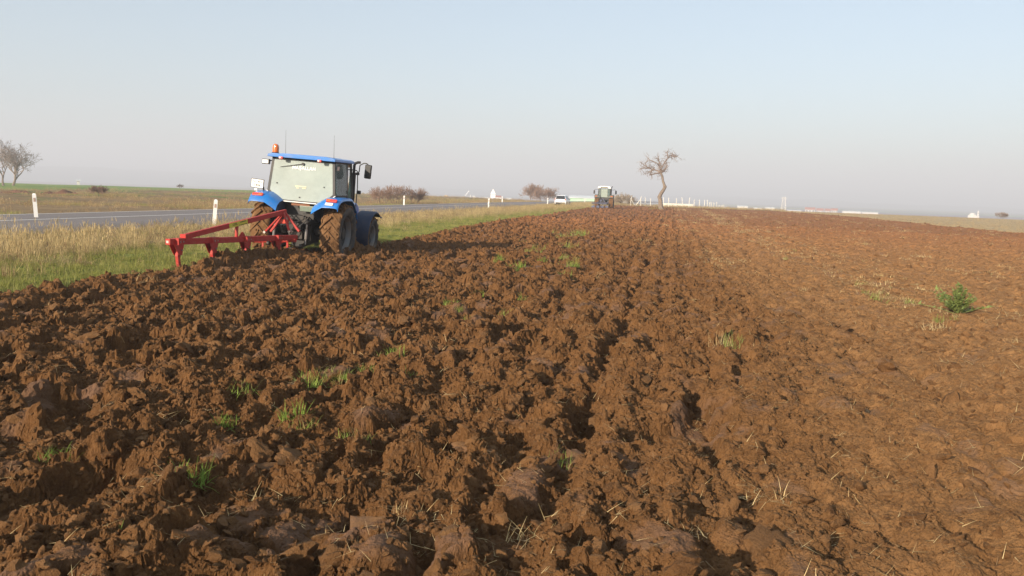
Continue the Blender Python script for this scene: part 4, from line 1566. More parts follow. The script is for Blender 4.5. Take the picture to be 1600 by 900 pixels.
        b = MB(); xm = 1.27 if s > 0 else -0.99; zm = 2.46 if s > 0 else 2.2
        b.box((xm, YF + 0.02, zm), (0.20 if s > 0 else 0.12, 0.07, 0.38), (0, 0.05 * s, -0.15 * s)); mh = P('mirror', b, M_BLACK, 0.03)
        b = MB(); b.box((xm, YF - 0.018, zm), (0.155 if s > 0 else 0.08, 0.006, 0.32), (0, 0.05 * s, -0.15 * s)); P('mirror_glass', b, M_BLACK, 0, mh)
    b = MB(); b.box((1.05, YF + 0.02, 1.88), (0.10, 0.08, 0.10)); P('side_lamp', b, M_BLACK, 0.015)
    # ---- hitch and hydraulics between the rear wheels
    b = MB(); b.box((0, -0.42, 1.10), (0.62, 0.36, 0.22)); b.tube([(-0.42, -0.45, 1.12), (0.42, -0.45, 1.12)], 0.06, 10); b.box((0, -0.55, 0.92), (0.28, 0.14, 0.22)); P('lift_housing', b, M_IRON, 0.02)
    for s in (-1, 1):
        b = MB(); b.bar((s * 0.38, -0.45, 1.12), (s * 0.42, -0.95, 1.02), 0.05, 0.10); P('lift_arm', b, M_IRON, 0.01)
        b = MB(); b.tube([(s * 0.42, -0.95, 1.02), (s * 0.42, -1.0, 0.52)], 0.022, 8); b.tube([(s * 0.42, -0.965, 0.9), (s * 0.42, -0.985, 0.65)], 0.036, 8); P('lift_rod', b, M_STEEL)
        b = MB(); b.bar((s * 0.30, -0.25, 0.52), (s * 0.42, -1.30, 0.50), 0.035, 0.09); b.tube([(s * 0.42 - 0.03, -1.30, 0.50), (s * 0.42 + 0.03, -1.30, 0.50)], 0.055, 10); P('lower_link', b, M_IRON, 0.006)
        b = MB(); b.tube([(s * 0.18, -0.35, 0.42), (s * 0.38, -1.0, 0.48)], 0.012, 6); P('check_chain', b, M_STEEL)
    b = MB(); b.tube([(0, -0.58, 1.08), (0, -1.22, 1.12)], 0.03, 8); b.tube([(0, -0.75, 1.09), (0, -1.05, 1.11)], 0.042, 8); P('top_link', b, M_IRON)
    b = MB(); b.box((0, -0.55, 0.38), (0.10, 0.75, 0.05)); b.box((0, -0.40, 0.55), (0.34, 0.06, 0.3)); P('drawbar', b, M_IRON, 0.008)
    b = MB(); b.tube([(0, -0.4, 0.66), (0, -0.62, 0.66)], 0.04, 10); b.prism([(-0.16, 0.60), (0.16, 0.60), (0.16, 0.80), (-0.16, 0.80)], -0.56, -0.42, 'Y'); P('pto_shield', b, M_IRON, 0.01)
    b = MB()
    for k in range(4): b.tube([(0.22 + 0.06 * k, -0.62, 1.20 - 0.02 * k), (0.22 + 0.06 * k, -0.72, 1.20 - 0.02 * k)], 0.022, 8)
    b.box((0.31, -0.56, 1.2), (0.3, 0.12, 0.14)); P('hydraulic_valve', b, M_IRON, 0.006)
    rr = random.Random(4)
    for k in range(5):
        x0, x1 = rr.uniform(-0.3, 0.4), rr.uniform(-0.35, 0.35)
        b = MB(); b.tube([(x0, -0.6, 1.2), (x0 + 0.03, -0.85, 1.12), (x1, -0.95, 0.95), (x1, -0.8, 0.75)], 0.014, 6); P('hose', b, M_BLACK)
    b = MB(); b.box((0.20, -0.39, 1.385), (0.42, 0.04, 0.16), (0.3, 0, 0)); P('fuel_filler_panel', b, paint('grey_green_cover', (0.22, 0.27, 0.22), 0.25, 0.3), 0.02)
    b = MB(); b.box((0.02, -0.40, 1.47), (0.5, 0.05, 0.06)); P('rear_crossbar', b, paint('rusty_bar', (0.20, 0.075, 0.035), 0.7, 0.3), 0.01)
    return root


tractor = build_tractor()
TRACTOR_YAW, TRACTOR_ROLL = 4.5, 3.2
tractor.rotation_euler = Euler((R(0.3), R(TRACTOR_ROLL), R(TRACTOR_YAW)), 'XYZ')
tractor.location = (-9.50, 19.75, -0.17)


# ------------------------------------------------------------------ red chisel plough behind the blue tractor
def project(p):
    q = (CAM_M.to_3x3().transposed()) @ (Vector(p) - Vector((0, 0, CAM_H)))
    return 800 + FPX * q.x / -q.z, 450 - FPX * q.y / -q.z


def build_plough():
    A, B = out_at(262, 378, 17.5), out_at(462, 371, 20.8)
    root = empty('chisel_plough', ((A + B) / 2).to_tuple()[:2] + (0,))
    tag(root, 'red chisel plough with long sloping brace hitched behind the blue tractor', 'plough')
    off = Vector(root.location)
    L = lambda p: Vector(p) - off
    P = lambda nm, b, m, bevel=0.0, parent=root, smooth=35: b.build(nm, m, parent, bevel, smooth)
    fwd = Vector((-math.sin(R(TRACTOR_YAW)), math.cos(R(TRACTOR_YAW)), 0))
    side = Vector((fwd.y, -fwd.x, 0))
    bd = (B - A).normalized()
    b = MB(); b.bar(L(A), L(B), 0.12, 0.125)
    beam = P('main_beam', b, M_RED, 0.008)
    b = MB(); b.box(L(A) - bd * 0.004, (0.06, 0.012, 0.05), (0, 0, math.atan2(-bd.x, bd.y))); P('end_reflector', b, paint('pale_pink', (0.62, 0.42, 0.38), 0.5, 0.1), 0.002, beam)
    def on_beam(px):
        lo, hi = 0.0, 1.0
        for _ in range(40):
            m = (lo + hi) / 2
            if project(A.lerp(B, m))[0] < px: lo = m
            else: hi = m
        return A.lerp(B, (lo + hi) / 2)
    for i, px in enumerate((283.5, 337, 389, 437)):
        p = on_beam(px)
        q = p - fwd * 0.115
        z0 = p.z
        # C-shaped leg: flat bar, wide fore-and-aft, tip swept forward
        path = [(0.0, z0 + 0.075), (0.0, z0 - 0.02), (-0.025, z0 - 0.16), (-0.04, z0 - 0.30), (-0.02, z0 - 0.45), (0.05, z0 - 0.57), (0.15, z0 - 0.67), (0.24, z0 - 0.73)]
        b = MB()
        for (f0, za), (f1, zb) in zip(path, path[1:]):
            pa, pb = q + fwd * f0, q + fwd * f1
            ext = (Vector((pb.x, pb.y, zb)) - Vector((pa.x, pa.y, za))).normalized() * 0.004
            b.bar(L((pa.x, pa.y, za)) - ext, L((pb.x, pb.y, zb)) + ext, 0.062, 0.105 if za > z0 - 0.2 else 0.085, fwd)
        s = P('shank', b, M_RED, 0.004)
        # bracket: clamp block and gusset plates on each side
        b = MB()
        for sx in (-0.055, 0.055):
            o = side * sx
            poly = [(-0.26, z0 - 0.055), (0.10, z0 - 0.055), (0.10, z0 - 0.10), (0.03, z0 - 0.27), (-0.09, z0 - 0.27)]
            vs = [L(q + fwd * f + o + side * t + Vector((0, 0, z - q.z))) for t in (-0.007, 0.007) for f, z in poly]
            n = len(poly)
            b.add(vs, [tuple(range(n)), tuple(reversed(range(n, 2 * n)))] + [(k, (k + 1) % n, n + (k + 1) % n, n + k) for k in range(n)])
        b.box(L(q + fwd * 0.0 + Vector((0, 0, z0 - q.z + 0.005))), (0.15, 0.24, 0.135), (0, 0, math.atan2(-fwd.x, fwd.y)))
        P('shank_bracket', b, M_RED, 0.006, s)
        for fb, zb in ((-0.06, 0.0), (0.06, 0.0), (0.0, -0.17)):
            c = q + fwd * fb
            b = MB(); b.tube([L((c.x + side.x * t, c.y + side.y * t, z0 + zb)) for t in (-0.085, 0.085)], 0.017, 6); P('bolt', b, M_STEEL, 0, s)
        b = MB()
        pa, pb = q + fwd * 0.17, q + fwd * 0.34
        b.bar(L((pa.x, pa.y, z0 - 0.68)), L((pb.x, pb.y, z0 - 0.80)), 0.08, 0.03)
        P('shank_point', b, M_STEEL, 0.004, s)
    # A-shaped headstock near the front of the beam
    H = out_at(443, 332, 20.4)
    HL, HR = out_at(414, 362.5, 20.3), out_at(452.5, 362, 20.15)
    b = MB(); b.bar(L(H), L(HL), 0.035, 0.07, fwd); P('headstock_leg', b, M_RED, 0.004)
    b = MB(); b.bar(L(H), L(HR), 0.035, 0.07, fwd); P('headstock_leg', b, M_RED, 0.004)
    f2 = fwd * 0.22
    b = MB(); b.bar(L(H + f2 * 0.4), L(HL + f2 + side * 0.05), 0.05, 0.07, fwd); P('headstock_leg', b, M_RED, 0.004)
    b = MB(); b.bar(L(H + f2 * 0.4), L(HR + f2 + side * 0.16), 0.05, 0.07, fwd); P('headstock_leg', b, M_RED, 0.004)
    m1, m2 = H.lerp(HL, 0.47) + f2 * 0.6, H.lerp(HR, 0.47) + f2 * 0.6
    b = MB(); b.bar(L(m1), L(m2), 0.02, 0.10); P('headstock_plate', b, paint('orange_red_paint', (0.62, 0.06, 0.03), 0.4, 0.1), 0.003)
    for q in (HL, HR):
        b = MB(); b.tube([L(q - fwd * 0.05), L(q + fwd * 0.09)], 0.032, 10); P('pivot_pin', b, M_STEEL)
    # long brace from the apex down to the rear of the beam, with its sticker
    H2 = H + Vector((0, 0, 0.02)) + fwd * 0.12
    E = on_beam(290) + Vector((0, 0, 0.10))
    b = MB(); b.bar(L(E), L(H2), 0.08, 0.108); br = P('brace', b, M_RED, 0.006)
    up = (H2 - E).normalized()
    sd = up.cross(Vector((0, 0, 1))).normalized()      # face of the brace that looks back at the road side / camera
    if sd.dot(Vector((0, 0, CAM_H)) - E) < 0: sd = -sd
    nu = sd.cross(up)
    if nu.z < 0: nu = -nu
    def on_brace(px):
        lo, hi = 0.0, 1.0
        for _ in range(40):
            m = (lo + hi) / 2
            if project(E.lerp(H2, m))[0] < px: lo = m
            else: hi = m
        return (lo + hi) / 2
    t0, t1 = on_brace(356), on_brace(384.5)
    s0, s1 = E.lerp(H2, t0) + sd * 0.0425, E.lerp(H2, t1) + sd * 0.0425
    b = MB(); b.bar(L(s0), L(s1), 0.004, 0.098, nu); stk = P('sticker', b, M_YELLOW, 0, br, None)
    rt = (s1 - s0).normalized()
    mid = s0.lerp(s1, 0.5) + sd * 0.0035
    ln = (s1 - s0).length
    nn = rt.cross(nu)
    tl = text_mesh('CIZEL', 0.062, M_INK, 'sticker_text', stk, facing(L(mid - rt * ln * 0.20 + nu * 0.004), rt, nu), 0.0006, 1.0, 0.001)
    b = MB(); b.bar(L(s0 + rt * ln * 0.5 - nu * 0.036 + sd * 0.002), L(s1 - rt * 0.03 - nu * 0.036 + sd * 0.002), 0.004, 0.010, nu); b.bar(L(s0 + rt * ln * 0.58 + nu * 0.026 + sd * 0.002), L(s1 - rt * 0.06 + nu * 0.026 + sd * 0.002), 0.004, 0.016, nu); P('sticker_print', b, M_INK, 0, stk, None)
    b = MB(); b.box(L(E - Vector((0, 0, 0.03))), (0.15, 0.16, 0.16), (0, 0, math.atan2(-bd.x, bd.y))); b.tube([L(E + sd * -0.07), L(E + sd * 0.085)], 0.018, 8); P('brace_foot', b, M_RED, 0.006)
    st_top = E.lerp(H2, on_brace(370)); st_bot = on_beam(369.5)
    b = MB(); b.tube([L(st_bot + Vector((0, 0, 0.04))), L(st_top)], 0.038, 12); P('support_strut', b, M_RED)
    g = on_beam(377)
    b = MB()
    poly = [(-0.10, 0.05), (0.12, 0.05), (0.12, 0.10), (0.05, 0.17), (0.0, 0.15)]
    vs = [L(g + bd * f + side * t + Vector((0, 0, z))) for t in (-0.008, 0.008) for f, z in poly]
    n = len(poly)
    b.add(vs, [tuple(range(n)), tuple(reversed(range(n, 2 * n)))] + [(k, (k + 1) % n, n + (k + 1) % n, n + k) for k in range(n)]); P('gusset', b, M_RED)
    # second beam ahead of the first, with its cross shaft
    C0, C1 = out_at(398, 376.5, 21.2), out_at(462, 376, 20.5)
    b = MB(); b.tube([L(C0), L(C1)], 0.042, 10)
    for t in (0.12, 0.30, 0.66): b.tube([L(C0.lerp(C1, t)), L(C0.lerp(C1, t + 0.05))], 0.058, 10)
    P('cross_shaft', b, M_RED)
    for t in (0.2, 0.8):
        q = C0.lerp(C1, t)
        b = MB(); b.bar(L(q + Vector((0, 0, 0.06))), L(q - Vector((0, 0, 0.2))), 0.05, 0.02, fwd); P('link_lug', b, M_RED, 0.003)
    return root


build_plough()
# ================================================================== THE FAR TRACTOR, TREES, ROADSIDE, DISTANT BUILDINGS
M_BARK = plain('bark', (0.20, 0.155, 0.12), 0.95, 0.35, 5, 0.02)
M_TWIG = plain('twigs', (0.22, 0.165, 0.135), 0.95, 0.25, 5)
M_TWIG_ASH = plain('ashen_twigs', (0.30, 0.235, 0.20), 0.95, 0.2, 5)
M_TWIG_RED = plain('reddish_twigs', (0.27, 0.17, 0.12), 0.95, 0.25, 2)
M_TWIG_PALE = plain('pale_twigs', (0.30, 0.22, 0.14), 0.95, 0.25, 2)
M_PLASTER = plain('white_plaster', (0.62, 0.60, 0.56), 0.9, 0.08, 0.5)
M_TILE = plain('red_tiles', (0.42, 0.15, 0.09), 0.9, 0.2, 0.6)
M_GREENWALL = plain('green_sheeting', (0.42, 0.66, 0.44), 0.8, 0.12, 0.3)
M_SHEET = plain('pale_roof_sheet', (0.66, 0.68, 0.68), 0.7, 0.08, 0.4)
M_DARKGLASS = paint('dark_car_glass', (0.02, 0.022, 0.026), 0.12, 0.05)
M_CONCRETE = plain('white_concrete', (0.58, 0.55, 0.49), 0.9, 0.12, 3)


def build_far_tractor():
    g = out_at(943.5, 324, 106.5)
    root = empty('tractor', (g.x, g.y, -0.12), (0, 0, R(0.8)))
    root.location.z = 0.10
    tag(root, 'distant white roofed tractor seen from behind beside the bare tree', 'tractor')
    P = lambda nm, b, m, bevel=0.0, parent=root, smooth=35: b.build(nm, m, parent, bevel, smooth)
    for s in (-1, 1):
        wheel(root, (s * 0.93, 0, 0.84), 0.84, 0.58, 0.46, 17, s, 25 + s)
        wheel(root, (s * 0.93, 2.5, 0.62), 0.62, 0.46, 0.34, 15, s, 35 + s)
    b = MB(); b.tube([(-0.7, 0, 0.84), (0.7, 0, 0.84)], 0.13, 10); b.box((0, 0, 0.85), (0.6, 0.6, 0.6)); P('rear_axle', b, M_IRON, 0.02)
    b = MB(); b.box((0, 1.4, 0.85), (0.5, 2.6, 0.5)); b.tube([(-0.7, 2.5, 0.62), (0.7, 2.5, 0.62)], 0.09, 8); P('transmission', b, M_IRON, 0.02)
    b = MB(); b.prism([(1.0, 1.7), (3.1, 1.55), (3.3, 1.0), (1.0, 1.05)], -0.4, 0.4, 'X'); P('hood', b, paint('grey_green_paint', (0.10, 0.13, 0.11), 0.45, 0.2), 0.05)
    for s in (-1, 1):
        b = fender_sheet([(-0.88, 1.45), (-0.8, 1.62), (-0.6, 1.76), (-0.2, 1.82), (0.3, 1.8), (0.6, 1.65), (0.8, 1.4)], [s * x for x in (0.5, 0.62, 0.9, 1.2, 1.23)], [0.12, 0.0, 0.0, 0.0, 0.05])
        f = P('fender', b, paint('grey_green_fender', (0.11, 0.12, 0.10), 0.5, 0.5))
        b = MB(); b.box((s * 1.0, -0.87, 1.62), (0.28, 0.05, 0.09)); P('tail_light', b, M_AMBER, 0.01, f)
    b = MB()
    for s in (-1, 1):
        b.bar((s * 0.72, -0.45, 2.68), (s * 0.80, -0.55, 1.25), 0.08, 0.08, (0, 1, 0)); b.bar((s * 0.45, -0.48, 2.6), (s * 0.47, -0.56, 1.35), 0.06, 0.06, (0, 1, 0))
        b.bar((s * 0.72, 1.0, 2.68), (s * 0.78, 1.1, 1.2), 0.08, 0.08, (0, 1, 0)); b.bar((s * 0.80, -0.55, 1.28), (s * 0.78, 1.1, 1.25), 0.08, 0.08)
    b.box((0, 0.3, 1.15), (1.3, 1.4, 0.06)); b.box((0, -0.50, 1.32), (1.3, 0.05, 0.34))
    P('cab_frame', b, M_BLACK, 0.01)
    pane('rear_window', [(-0.45, -0.47, 2.55), (0.45, -0.47, 2.55), (0.46, -0.54, 1.5), (-0.46, -0.54, 1.5)], dusty_glass('far_rear_glass', 0.55, (0.40, 0.45, 0.39)), root)
    for s in (-1, 1):
        pane('quarter_window', [(s * 0.47, -0.46, 2.55), (s * 0.70, -0.43, 2.6), (s * 0.78, -0.5, 1.5), (s * 0.49, -0.54, 1.5)], M_SIDEGLASS, root)
        pane('side_window', [(s * 0.745, -0.4, 2.62), (s * 0.745, 0.98, 2.62), (s * 0.80, 1.06, 1.3), (s * 0.815, -0.5, 1.3)], M_SIDEGLASS, root)
    pane('windscreen', [(-0.7, 1.02, 2.6), (0.7, 1.02, 2.6), (0.76, 1.12, 1.3), (-0.76, 1.12, 1.3)], M_SIDEGLASS, root)
    b = MB(); b.prism([(-0.86, 2.60), (-0.80, 2.86), (-0.55, 2.93), (0.55, 2.93), (0.80, 2.86), (0.86, 2.60), (0.52, 2.66), (0.42, 2.80), (-0.42, 2.80), (-0.52, 2.66)], -0.62, 1.15, 'Y'); P('roof', b, M_WHITE, 0.02)
    b = MB(); b.box((0, -0.58, 2.73), (0.80, 0.05, 0.12)); P('roof_lamp_bar', b, paint('olive_panel', (0.16, 0.15, 0.08), 0.5, 0.2), 0.02)
    for s in (-1, 1):
        b = MB(); b.tube([(s * 0.78, 1.05, 2.45), (s * 1.3, 1.12, 2.50), (s * 1.42, 1.12, 2.42)], 0.02, 6); P('mirror_arm', b, M_BLACK)
        b = MB(); b.box((s * 1.42, 1.12, 2.15), (0.2, 0.08, 0.48)); P('mirror', b, M_BLACK, 0.02)
    b = MB(); b.tube([(0.82, 1.2, 1.4), (0.82, 1.2, 2.7), (0.95, 1.15, 2.95)], 0.05, 8); P('exhaust', b, M_IRON)
    b = MB(); b.box((0, 0.1, 1.35), (0.5, 0.5, 0.15)); b.box((0, -0.15, 1.7), (0.5, 0.12, 0.6)); P('seat', b, M_TAN, 0.03)
    # its plough
    root2 = empty('mouldboard_plough', (g.x - 0.1, g.y - 2.2, 0.2), (0, 0, R(0.8)))
    tag(root2, 'blue grey mouldboard plough behind the distant white roofed tractor', 'plough')
    mg = paint('blue_grey_paint', (0.085, 0.10, 0.165), 0.6, 0.45)
    P2 = lambda nm, b, m, bevel=0.0, parent=root2: b.build(nm, m, parent, bevel, 35)
    b = MB(); b.bar((-1.25, -0.6, 0.62), (0.75, 0.95, 0.68), 0.12, 0.14); P2('main_beam', b, mg, 0.01)
    b = MB(); b.bar((0, 1.25, 1.25), (-0.42, 1.2, 0.55), 0.08, 0.1, (0, 1, 0)); b.bar((0, 1.25, 1.25), (0.42, 1.2, 0.55), 0.08, 0.1, (0, 1, 0)); b.bar((-0.5, 1.2, 0.55), (0.5, 1.2, 0.55), 0.1, 0.1); b.bar((0, 1.25, 1.22), (-0.6, -0.1, 0.68), 0.07, 0.08); P2('headstock', b, mg, 0.01)
    for k in range(4):
        t = 0.08 + k * 0.27
        x, y = -1.25 + 2.0 * t, -0.6 + 1.55 * t
        b = MB(); b.bar((x, y, 0.62), (x + 0.05, y + 0.12, 0.12), 0.05, 0.14, (0, 1, 0)); leg = P2('plough_leg', b, mg, 0.006)
        b = MB()
        rows = []
        for i in range(5):
            u = i / 4
            rows.append([(x - 0.18 + 0.42 * v - 0.06 * u * (1 - v), y + 0.25 - 0.55 * v + 0.16 * u * u, 0.02 + 0.32 * u * (0.7 + 0.3 * v)) for v in (0, 0.33, 0.66, 1)])
        b.strip(rows, 0.015); P2('mouldboard', b, mg, 0, leg)


build_far_tractor()


# ------------------------------------------------------------------ bare trees and shrubs
def grow(b, p, d, ln, r, depth, rr, wander=0.25, kids=(2, 3), shrink=0.74, up=0.08, rmin=0.006):
    """one limb and the limbs it carries"""
    pts, rs = [p.copy()], [r]
    n = 3 if depth > 1 else 2
    q = p.copy()
    dd = d.copy()
    for i in range(n):
        dd = (dd + Vector((rr.gauss(0, wander), rr.gauss(0, wander), rr.gauss(0, wander) + up))).normalized()
        q = q + dd * ln / n
        pts.append(q.copy()); rs.append(r * (1 - 0.42 * (i + 1) / n))
    b.tube(pts, rs, 6 if depth > 2 else (4 if depth > 1 else 3), False)
    if depth == 0: return
    for k in range(rr.randint(*kids)):
        i = rr.randint(1, n)
        ax = Vector((rr.gauss(0, 1), rr.gauss(0, 1), rr.gauss(0, 1)))
        ax = (ax - dd * ax.dot(dd)).normalized()
        nd = (dd * rr.uniform(0.55, 1.0) + ax * rr.uniform(0.45, 0.95)).normalized()
        grow(b, pts[i if k else n], nd, ln * shrink * rr.uniform(0.75, 1.15), max(rs[i] * 0.72, rmin), depth - 1, rr, wander, kids, shrink, up, rmin)


def hero_tree():
    g = out_at(1033, 324, 113)
    root = empty('bare_tree', (g.x, g.y, 0.22))
    tag(root, 'leaning bare tree with crooked trunk standing alone in the field', 'tree')
    rr = random.Random(8)
    k = 113 / (FPX * 6.667)
    # lateral direction square to the line of sight
    ri = Vector((math.cos(R(YAW - 10.3)), math.sin(R(YAW - 10.3)), 0))
    dp = Vector((-ri.y, ri.x, 0))
    def at(cx, cy, deep=0.0):
        return ri * ((cx - 1275) * k) + Vector((0, 0, (692 - cy) * k)) + dp * deep
    b = MB()
    trunk = [(1275, 705, 0), (1268, 650, 0.05), (1262, 600, 0.1), (1252, 570, 0.1), (1266, 535, 0.05), (1288, 500, 0), (1301, 472, -0.1), (1292, 440, -0.1), (1280, 410, 0), (1272, 365, 0.05), (1252, 325, 0)]
    b.tube([at(*p) for p in trunk], [0.38, 0.31, 0.28, 0.29, 0.25, 0.23, 0.24, 0.18, 0.16, 0.15, 0.14], 9)
    b.tube([at(1301, 472, -0.1), at(1313, 464, -0.2), at(1318, 455, -0.25)], [0.12, 0.08, 0.05], 6)
    P = b.build('trunk', M_BARK, root, 0, 60)
    b = MB()
    limbs = [
        [(1252, 325, 0), (1220, 305, 0.2), (1180, 296, 0.3), (1135, 282, 0.2), (1095, 258, 0.1), (1055, 235, 0)],
        [(1180, 296, 0.3), (1150, 312, 0.5), (1115, 330, 0.6)],
        [(1135, 282, 0.2), (1085, 283, 0.0), (1040, 290, -0.2)],
        [(1252, 325, 0), (1205, 335, -0.4), (1165, 345, -0.7), (1138, 352, -0.8)],
        [(1252, 325, 0), (1240, 270, -0.1), (1210, 230, -0.3), (1165, 212, -0.4), (1130, 195, -0.4)],
        [(1252, 325, 0), (1262, 270, 0.1), (1285, 220, 0.2), (1318, 175, 0.2), (1345, 150, 0.1), (1372, 138, 0)],
        [(1318, 175, 0.2), (1310, 140, 0.5), (1305, 112, 0.7)],
        [(1345, 150, 0.1), (1385, 165, -0.3), (1410, 160, -0.5)],
        [(1262, 270, 0.1), (1230, 215, 0.5), (1222, 160, 0.6)],
        [(1258, 318, 0), (1290, 285, -0.6), (1320, 255, -0.9)],
        [(1258, 322, 0), (1285, 310, 0.6), (1300, 285, 1.0)],
    ]
    for L_ in limbs:
        pts = [at(*p) for p in L_]
        n = len(pts)
        b.tube(pts, [0.10 * (1 - 0.75 * i / (n - 1)) + 0.008 for i in range(n)], 6, False)
        for i in range(1, n):
            for c in range(5):
                q = pts[i].lerp(pts[i - 1], rr.uniform(0, 0.7))
                d = (pts[i] - pts[i - 1]).normalized()
                ax = Vector((rr.gauss(0, 1), rr.gauss(0, 1), rr.gauss(0, 1))).normalized()
                grow(b, q, (d * 0.5 + ax * 0.8).normalized(), rr.uniform(0.35, 0.68), 0.03, 2, rr, 0.35, (2, 3), 0.7, 0.02, 0.010)
    b.build('crown', M_TWIG, root, 0, None, False)
    # green weeds round its foot
    place(tuft_mesh('weed_patch', 70, 90, 0.45, 0.8, 0.03, M_GREEN, 0.4, 0.6), 'weed_patch', g.x - 0.9, g.y - 0.5, 1.0, 'low green weeds around the foot of the bare leaning tree', 'weeds', None, 0, 0.0)


hero_tree()


def tree(name, label, px, py, dist, height, spread, mat, seed, stems=1, depth=5, group=None, cat='tree', wander=0.16, first=0.3, up=0.1, kids=(2, 3), rmin=0.008):
    g = out_at(px, py, dist)
    z = float(far_z(np.array([g.x]), np.array([g.y]))[0])
    root = empty(name, (g.x, g.y, z - 0.1))
    tag(root, label, cat, group)
    rr = random.Random(seed)
    b, c = MB(), MB()
    for s in range(stems):
        a = rr.uniform(0, 6.283)
        lean = Vector((math.cos(a) * spread, math.sin(a) * spread, 1)).normalized() if stems > 1 else Vector((rr.gauss(0, 0.05), 0, 1)).normalized()
        base = Vector((math.cos(a), math.sin(a), 0)) * (0.25 * spread * height if stems > 3 else 0.1)
        top = base + lean * height * first
        r0 = height * (0.022 if stems < 4 else 0.008)
        b.tube([base, base.lerp(top, 0.5) + Vector((rr.gauss(0, 0.04), rr.gauss(0, 0.04), 0)) * height * 0.2, top], [r0 * 1.3, r0, r0 * 0.85], 6)
        for k in range(3):
            ax = Vector((rr.gauss(0, 1), rr.gauss(0, 1), 0.4)).normalized()
            grow(c, top if k else base.lerp(top, 0.75), (lean + ax * (0.35 + 0.35 * spread)).normalized(), height * (1 - first) * 0.36, r0 * 0.7, depth - 1, rr, wander, kids, 0.78, up, rmin)
    b.build('trunk' if stems < 4 else 'stem', M_BARK, root, 0, 50, False)
    c.build('crown', mat, root, 0, None, False)
    return root


tree('bare_tree', 'larger bare tree with spreading crown at the far left edge', 19, 281, 175, 8.2, 0.36, M_TWIG_ASH, 31, 2, 6, first=0.2, kids=(2, 4), rmin=0.02)
tree('bare_tree', 'slimmer bare tree just left of the larger one at far left', 6, 281, 178, 7.6, 0.28, M_TWIG_ASH, 33, 1, 6, first=0.22, kids=(2, 4), rmin=0.02)
for i, (px, lab) in enumerate(((598, 'leafless brown shrub at left end of the roadside thicket'), (621, 'leafless brown shrub in the middle of the roadside thicket'), (645, 'leafless brown shrub at right end of the roadside thicket'))):
    tree('bare_shrub', lab, px, 308, 97 + 3 * i, (2.4, 2.8, 2.4)[i], 0.75, M_TWIG_RED, 41 + i, 9, 4, 'bare shrubs in the thicket beside the road', 'shrub', 0.2, 0.25, 0.15, (3, 4), 0.013)
tree('round_bush', 'reddish bare round bush left of the white car', 833, 314, 205, 4.6, 0.55, M_TWIG_RED, 51, 6, 5, None, 'bush', 0.2, 0.22, 0.1, (3, 4), 0.022)
tree('round_bush', 'reddish bare round bush nearest the white car', 850, 315, 200, 4.2, 0.6, M_TWIG_RED, 52, 6, 5, None, 'bush', 0.2, 0.22, 0.1, (3, 4), 0.022)
tree('round_bush', 'pale brown round bush right of the distant tractor', 977, 319, 190, 3.9, 0.7, M_TWIG_PALE, 53, 7, 5, None, 'bush', 0.2, 0.2, 0.04, (3, 4), 0.022)
tree('round_bush', 'rusty bush on the rough ground beyond the road at left', 154, 300, 92, 1.3, 0.8, M_TWIG_RED, 54, 8, 4, None, 'bush', 0.2, 0.25, 0.1, (3, 4), 0.016)
tree('round_bush', 'small grey bush on the green field left of the blue tractor', 282, 293, 240, 1.4, 0.4, M_TWIG, 55, 5, 4, None, 'bush', 0.2, 0.25, 0.1, (3, 4), 0.016)
tree('round_bush', 'dark small bush on the skyline at far right', 1564, 340, 164, 1.5, 0.7, M_TWIG, 56, 6, 4, None, 'bush', 0.2, 0.25, 0.1, (3, 4), 0.016)


# mounds of earth and sand
def mound(name, label, px, py, dist, L_, W_, H_, mat, seed, cat):
    g = out_at(px, py, dist)
    z = float(far_z(np.array([g.x]), np.array([g.y]))[0])
    u = np.linspace(-1, 1, 34)
    X, Y = np.meshgrid(u, u)
    rad = np.sqrt(X * X + Y * Y)
    Z = H_ * np.clip(1 - rad, 0, 1) ** 0.8 * (0.75 + 0.5 * fbm(X * 2.4, Y * 2.4, 4, seed)) - 0.15
    i = np.arange(33)[:, None] * 34 + np.arange(33)[None, :]
    F = np.stack([i, i + 1, i + 35, i + 34], -1).reshape(-1, 4)
    o = link(name, np_mesh(name, np.stack([X.ravel() * L_ / 2, Y.ravel() * W_ / 2, Z.ravel()], -1), F, mat))
    o.location = (g.x, g.y, z); o.rotation_euler = (0, 0, R(YAW) - math.atan((px - 800) / FPX))
    return tag(o, label, cat)


M_HEAP = plain('dug_earth', (0.15, 0.075, 0.045), 0.95, 0.35, 0.8, 0.1)
M_SAND = plain('quarry_sand', (0.56, 0.43, 0.31), 0.95, 0.15, 0.1)
mound('earth_mound', 'long brown heap of dug earth beyond the road at left', 96, 297, 100, 6.5, 3, 0.95, M_HEAP, 701, 'earth mound')
mound('earth_mound', 'low brown earth heap below the bare trees at far left', 28, 295, 108, 5.0, 3, 0.6, M_HEAP, 702, 'earth mound')
mound('sand_heap', 'beige cone of sand beyond the roadside thicket', 693, 310, 420, 15, 15, 4.6, M_SAND, 703, 'sand heap')
mound('sand_heap', 'low pale sand heap right beside the beige cone', 713, 310, 430, 14, 10, 2.2, M_SAND, 704, 'sand heap')


# ------------------------------------------------------------------ road posts and sign
def marker_post_mesh():
    b = MB()
    b.prism([(-0.075, -0.05), (0.075, -0.05), (0.05, 0.05), (-0.05, 0.05)], -0.15, 1.04, 'Z')
    b.prism([(-0.075, -0.05), (0.075, -0.05), (0.05, 0.05), (-0.05, 0.05)], 1.04, 1.06, 'Z')
    n = len(b.v)
    for i in (n - 4, n - 3, n - 2, n - 1): b.v[i] = (b.v[i][0] * 0.9, b.v[i][1] * 0.9 , b.v[i][2] + (0.05 if b.v[i][1] > 0 else 0.0))
    return b.mesh('marker_post', M_WHITE, 30)


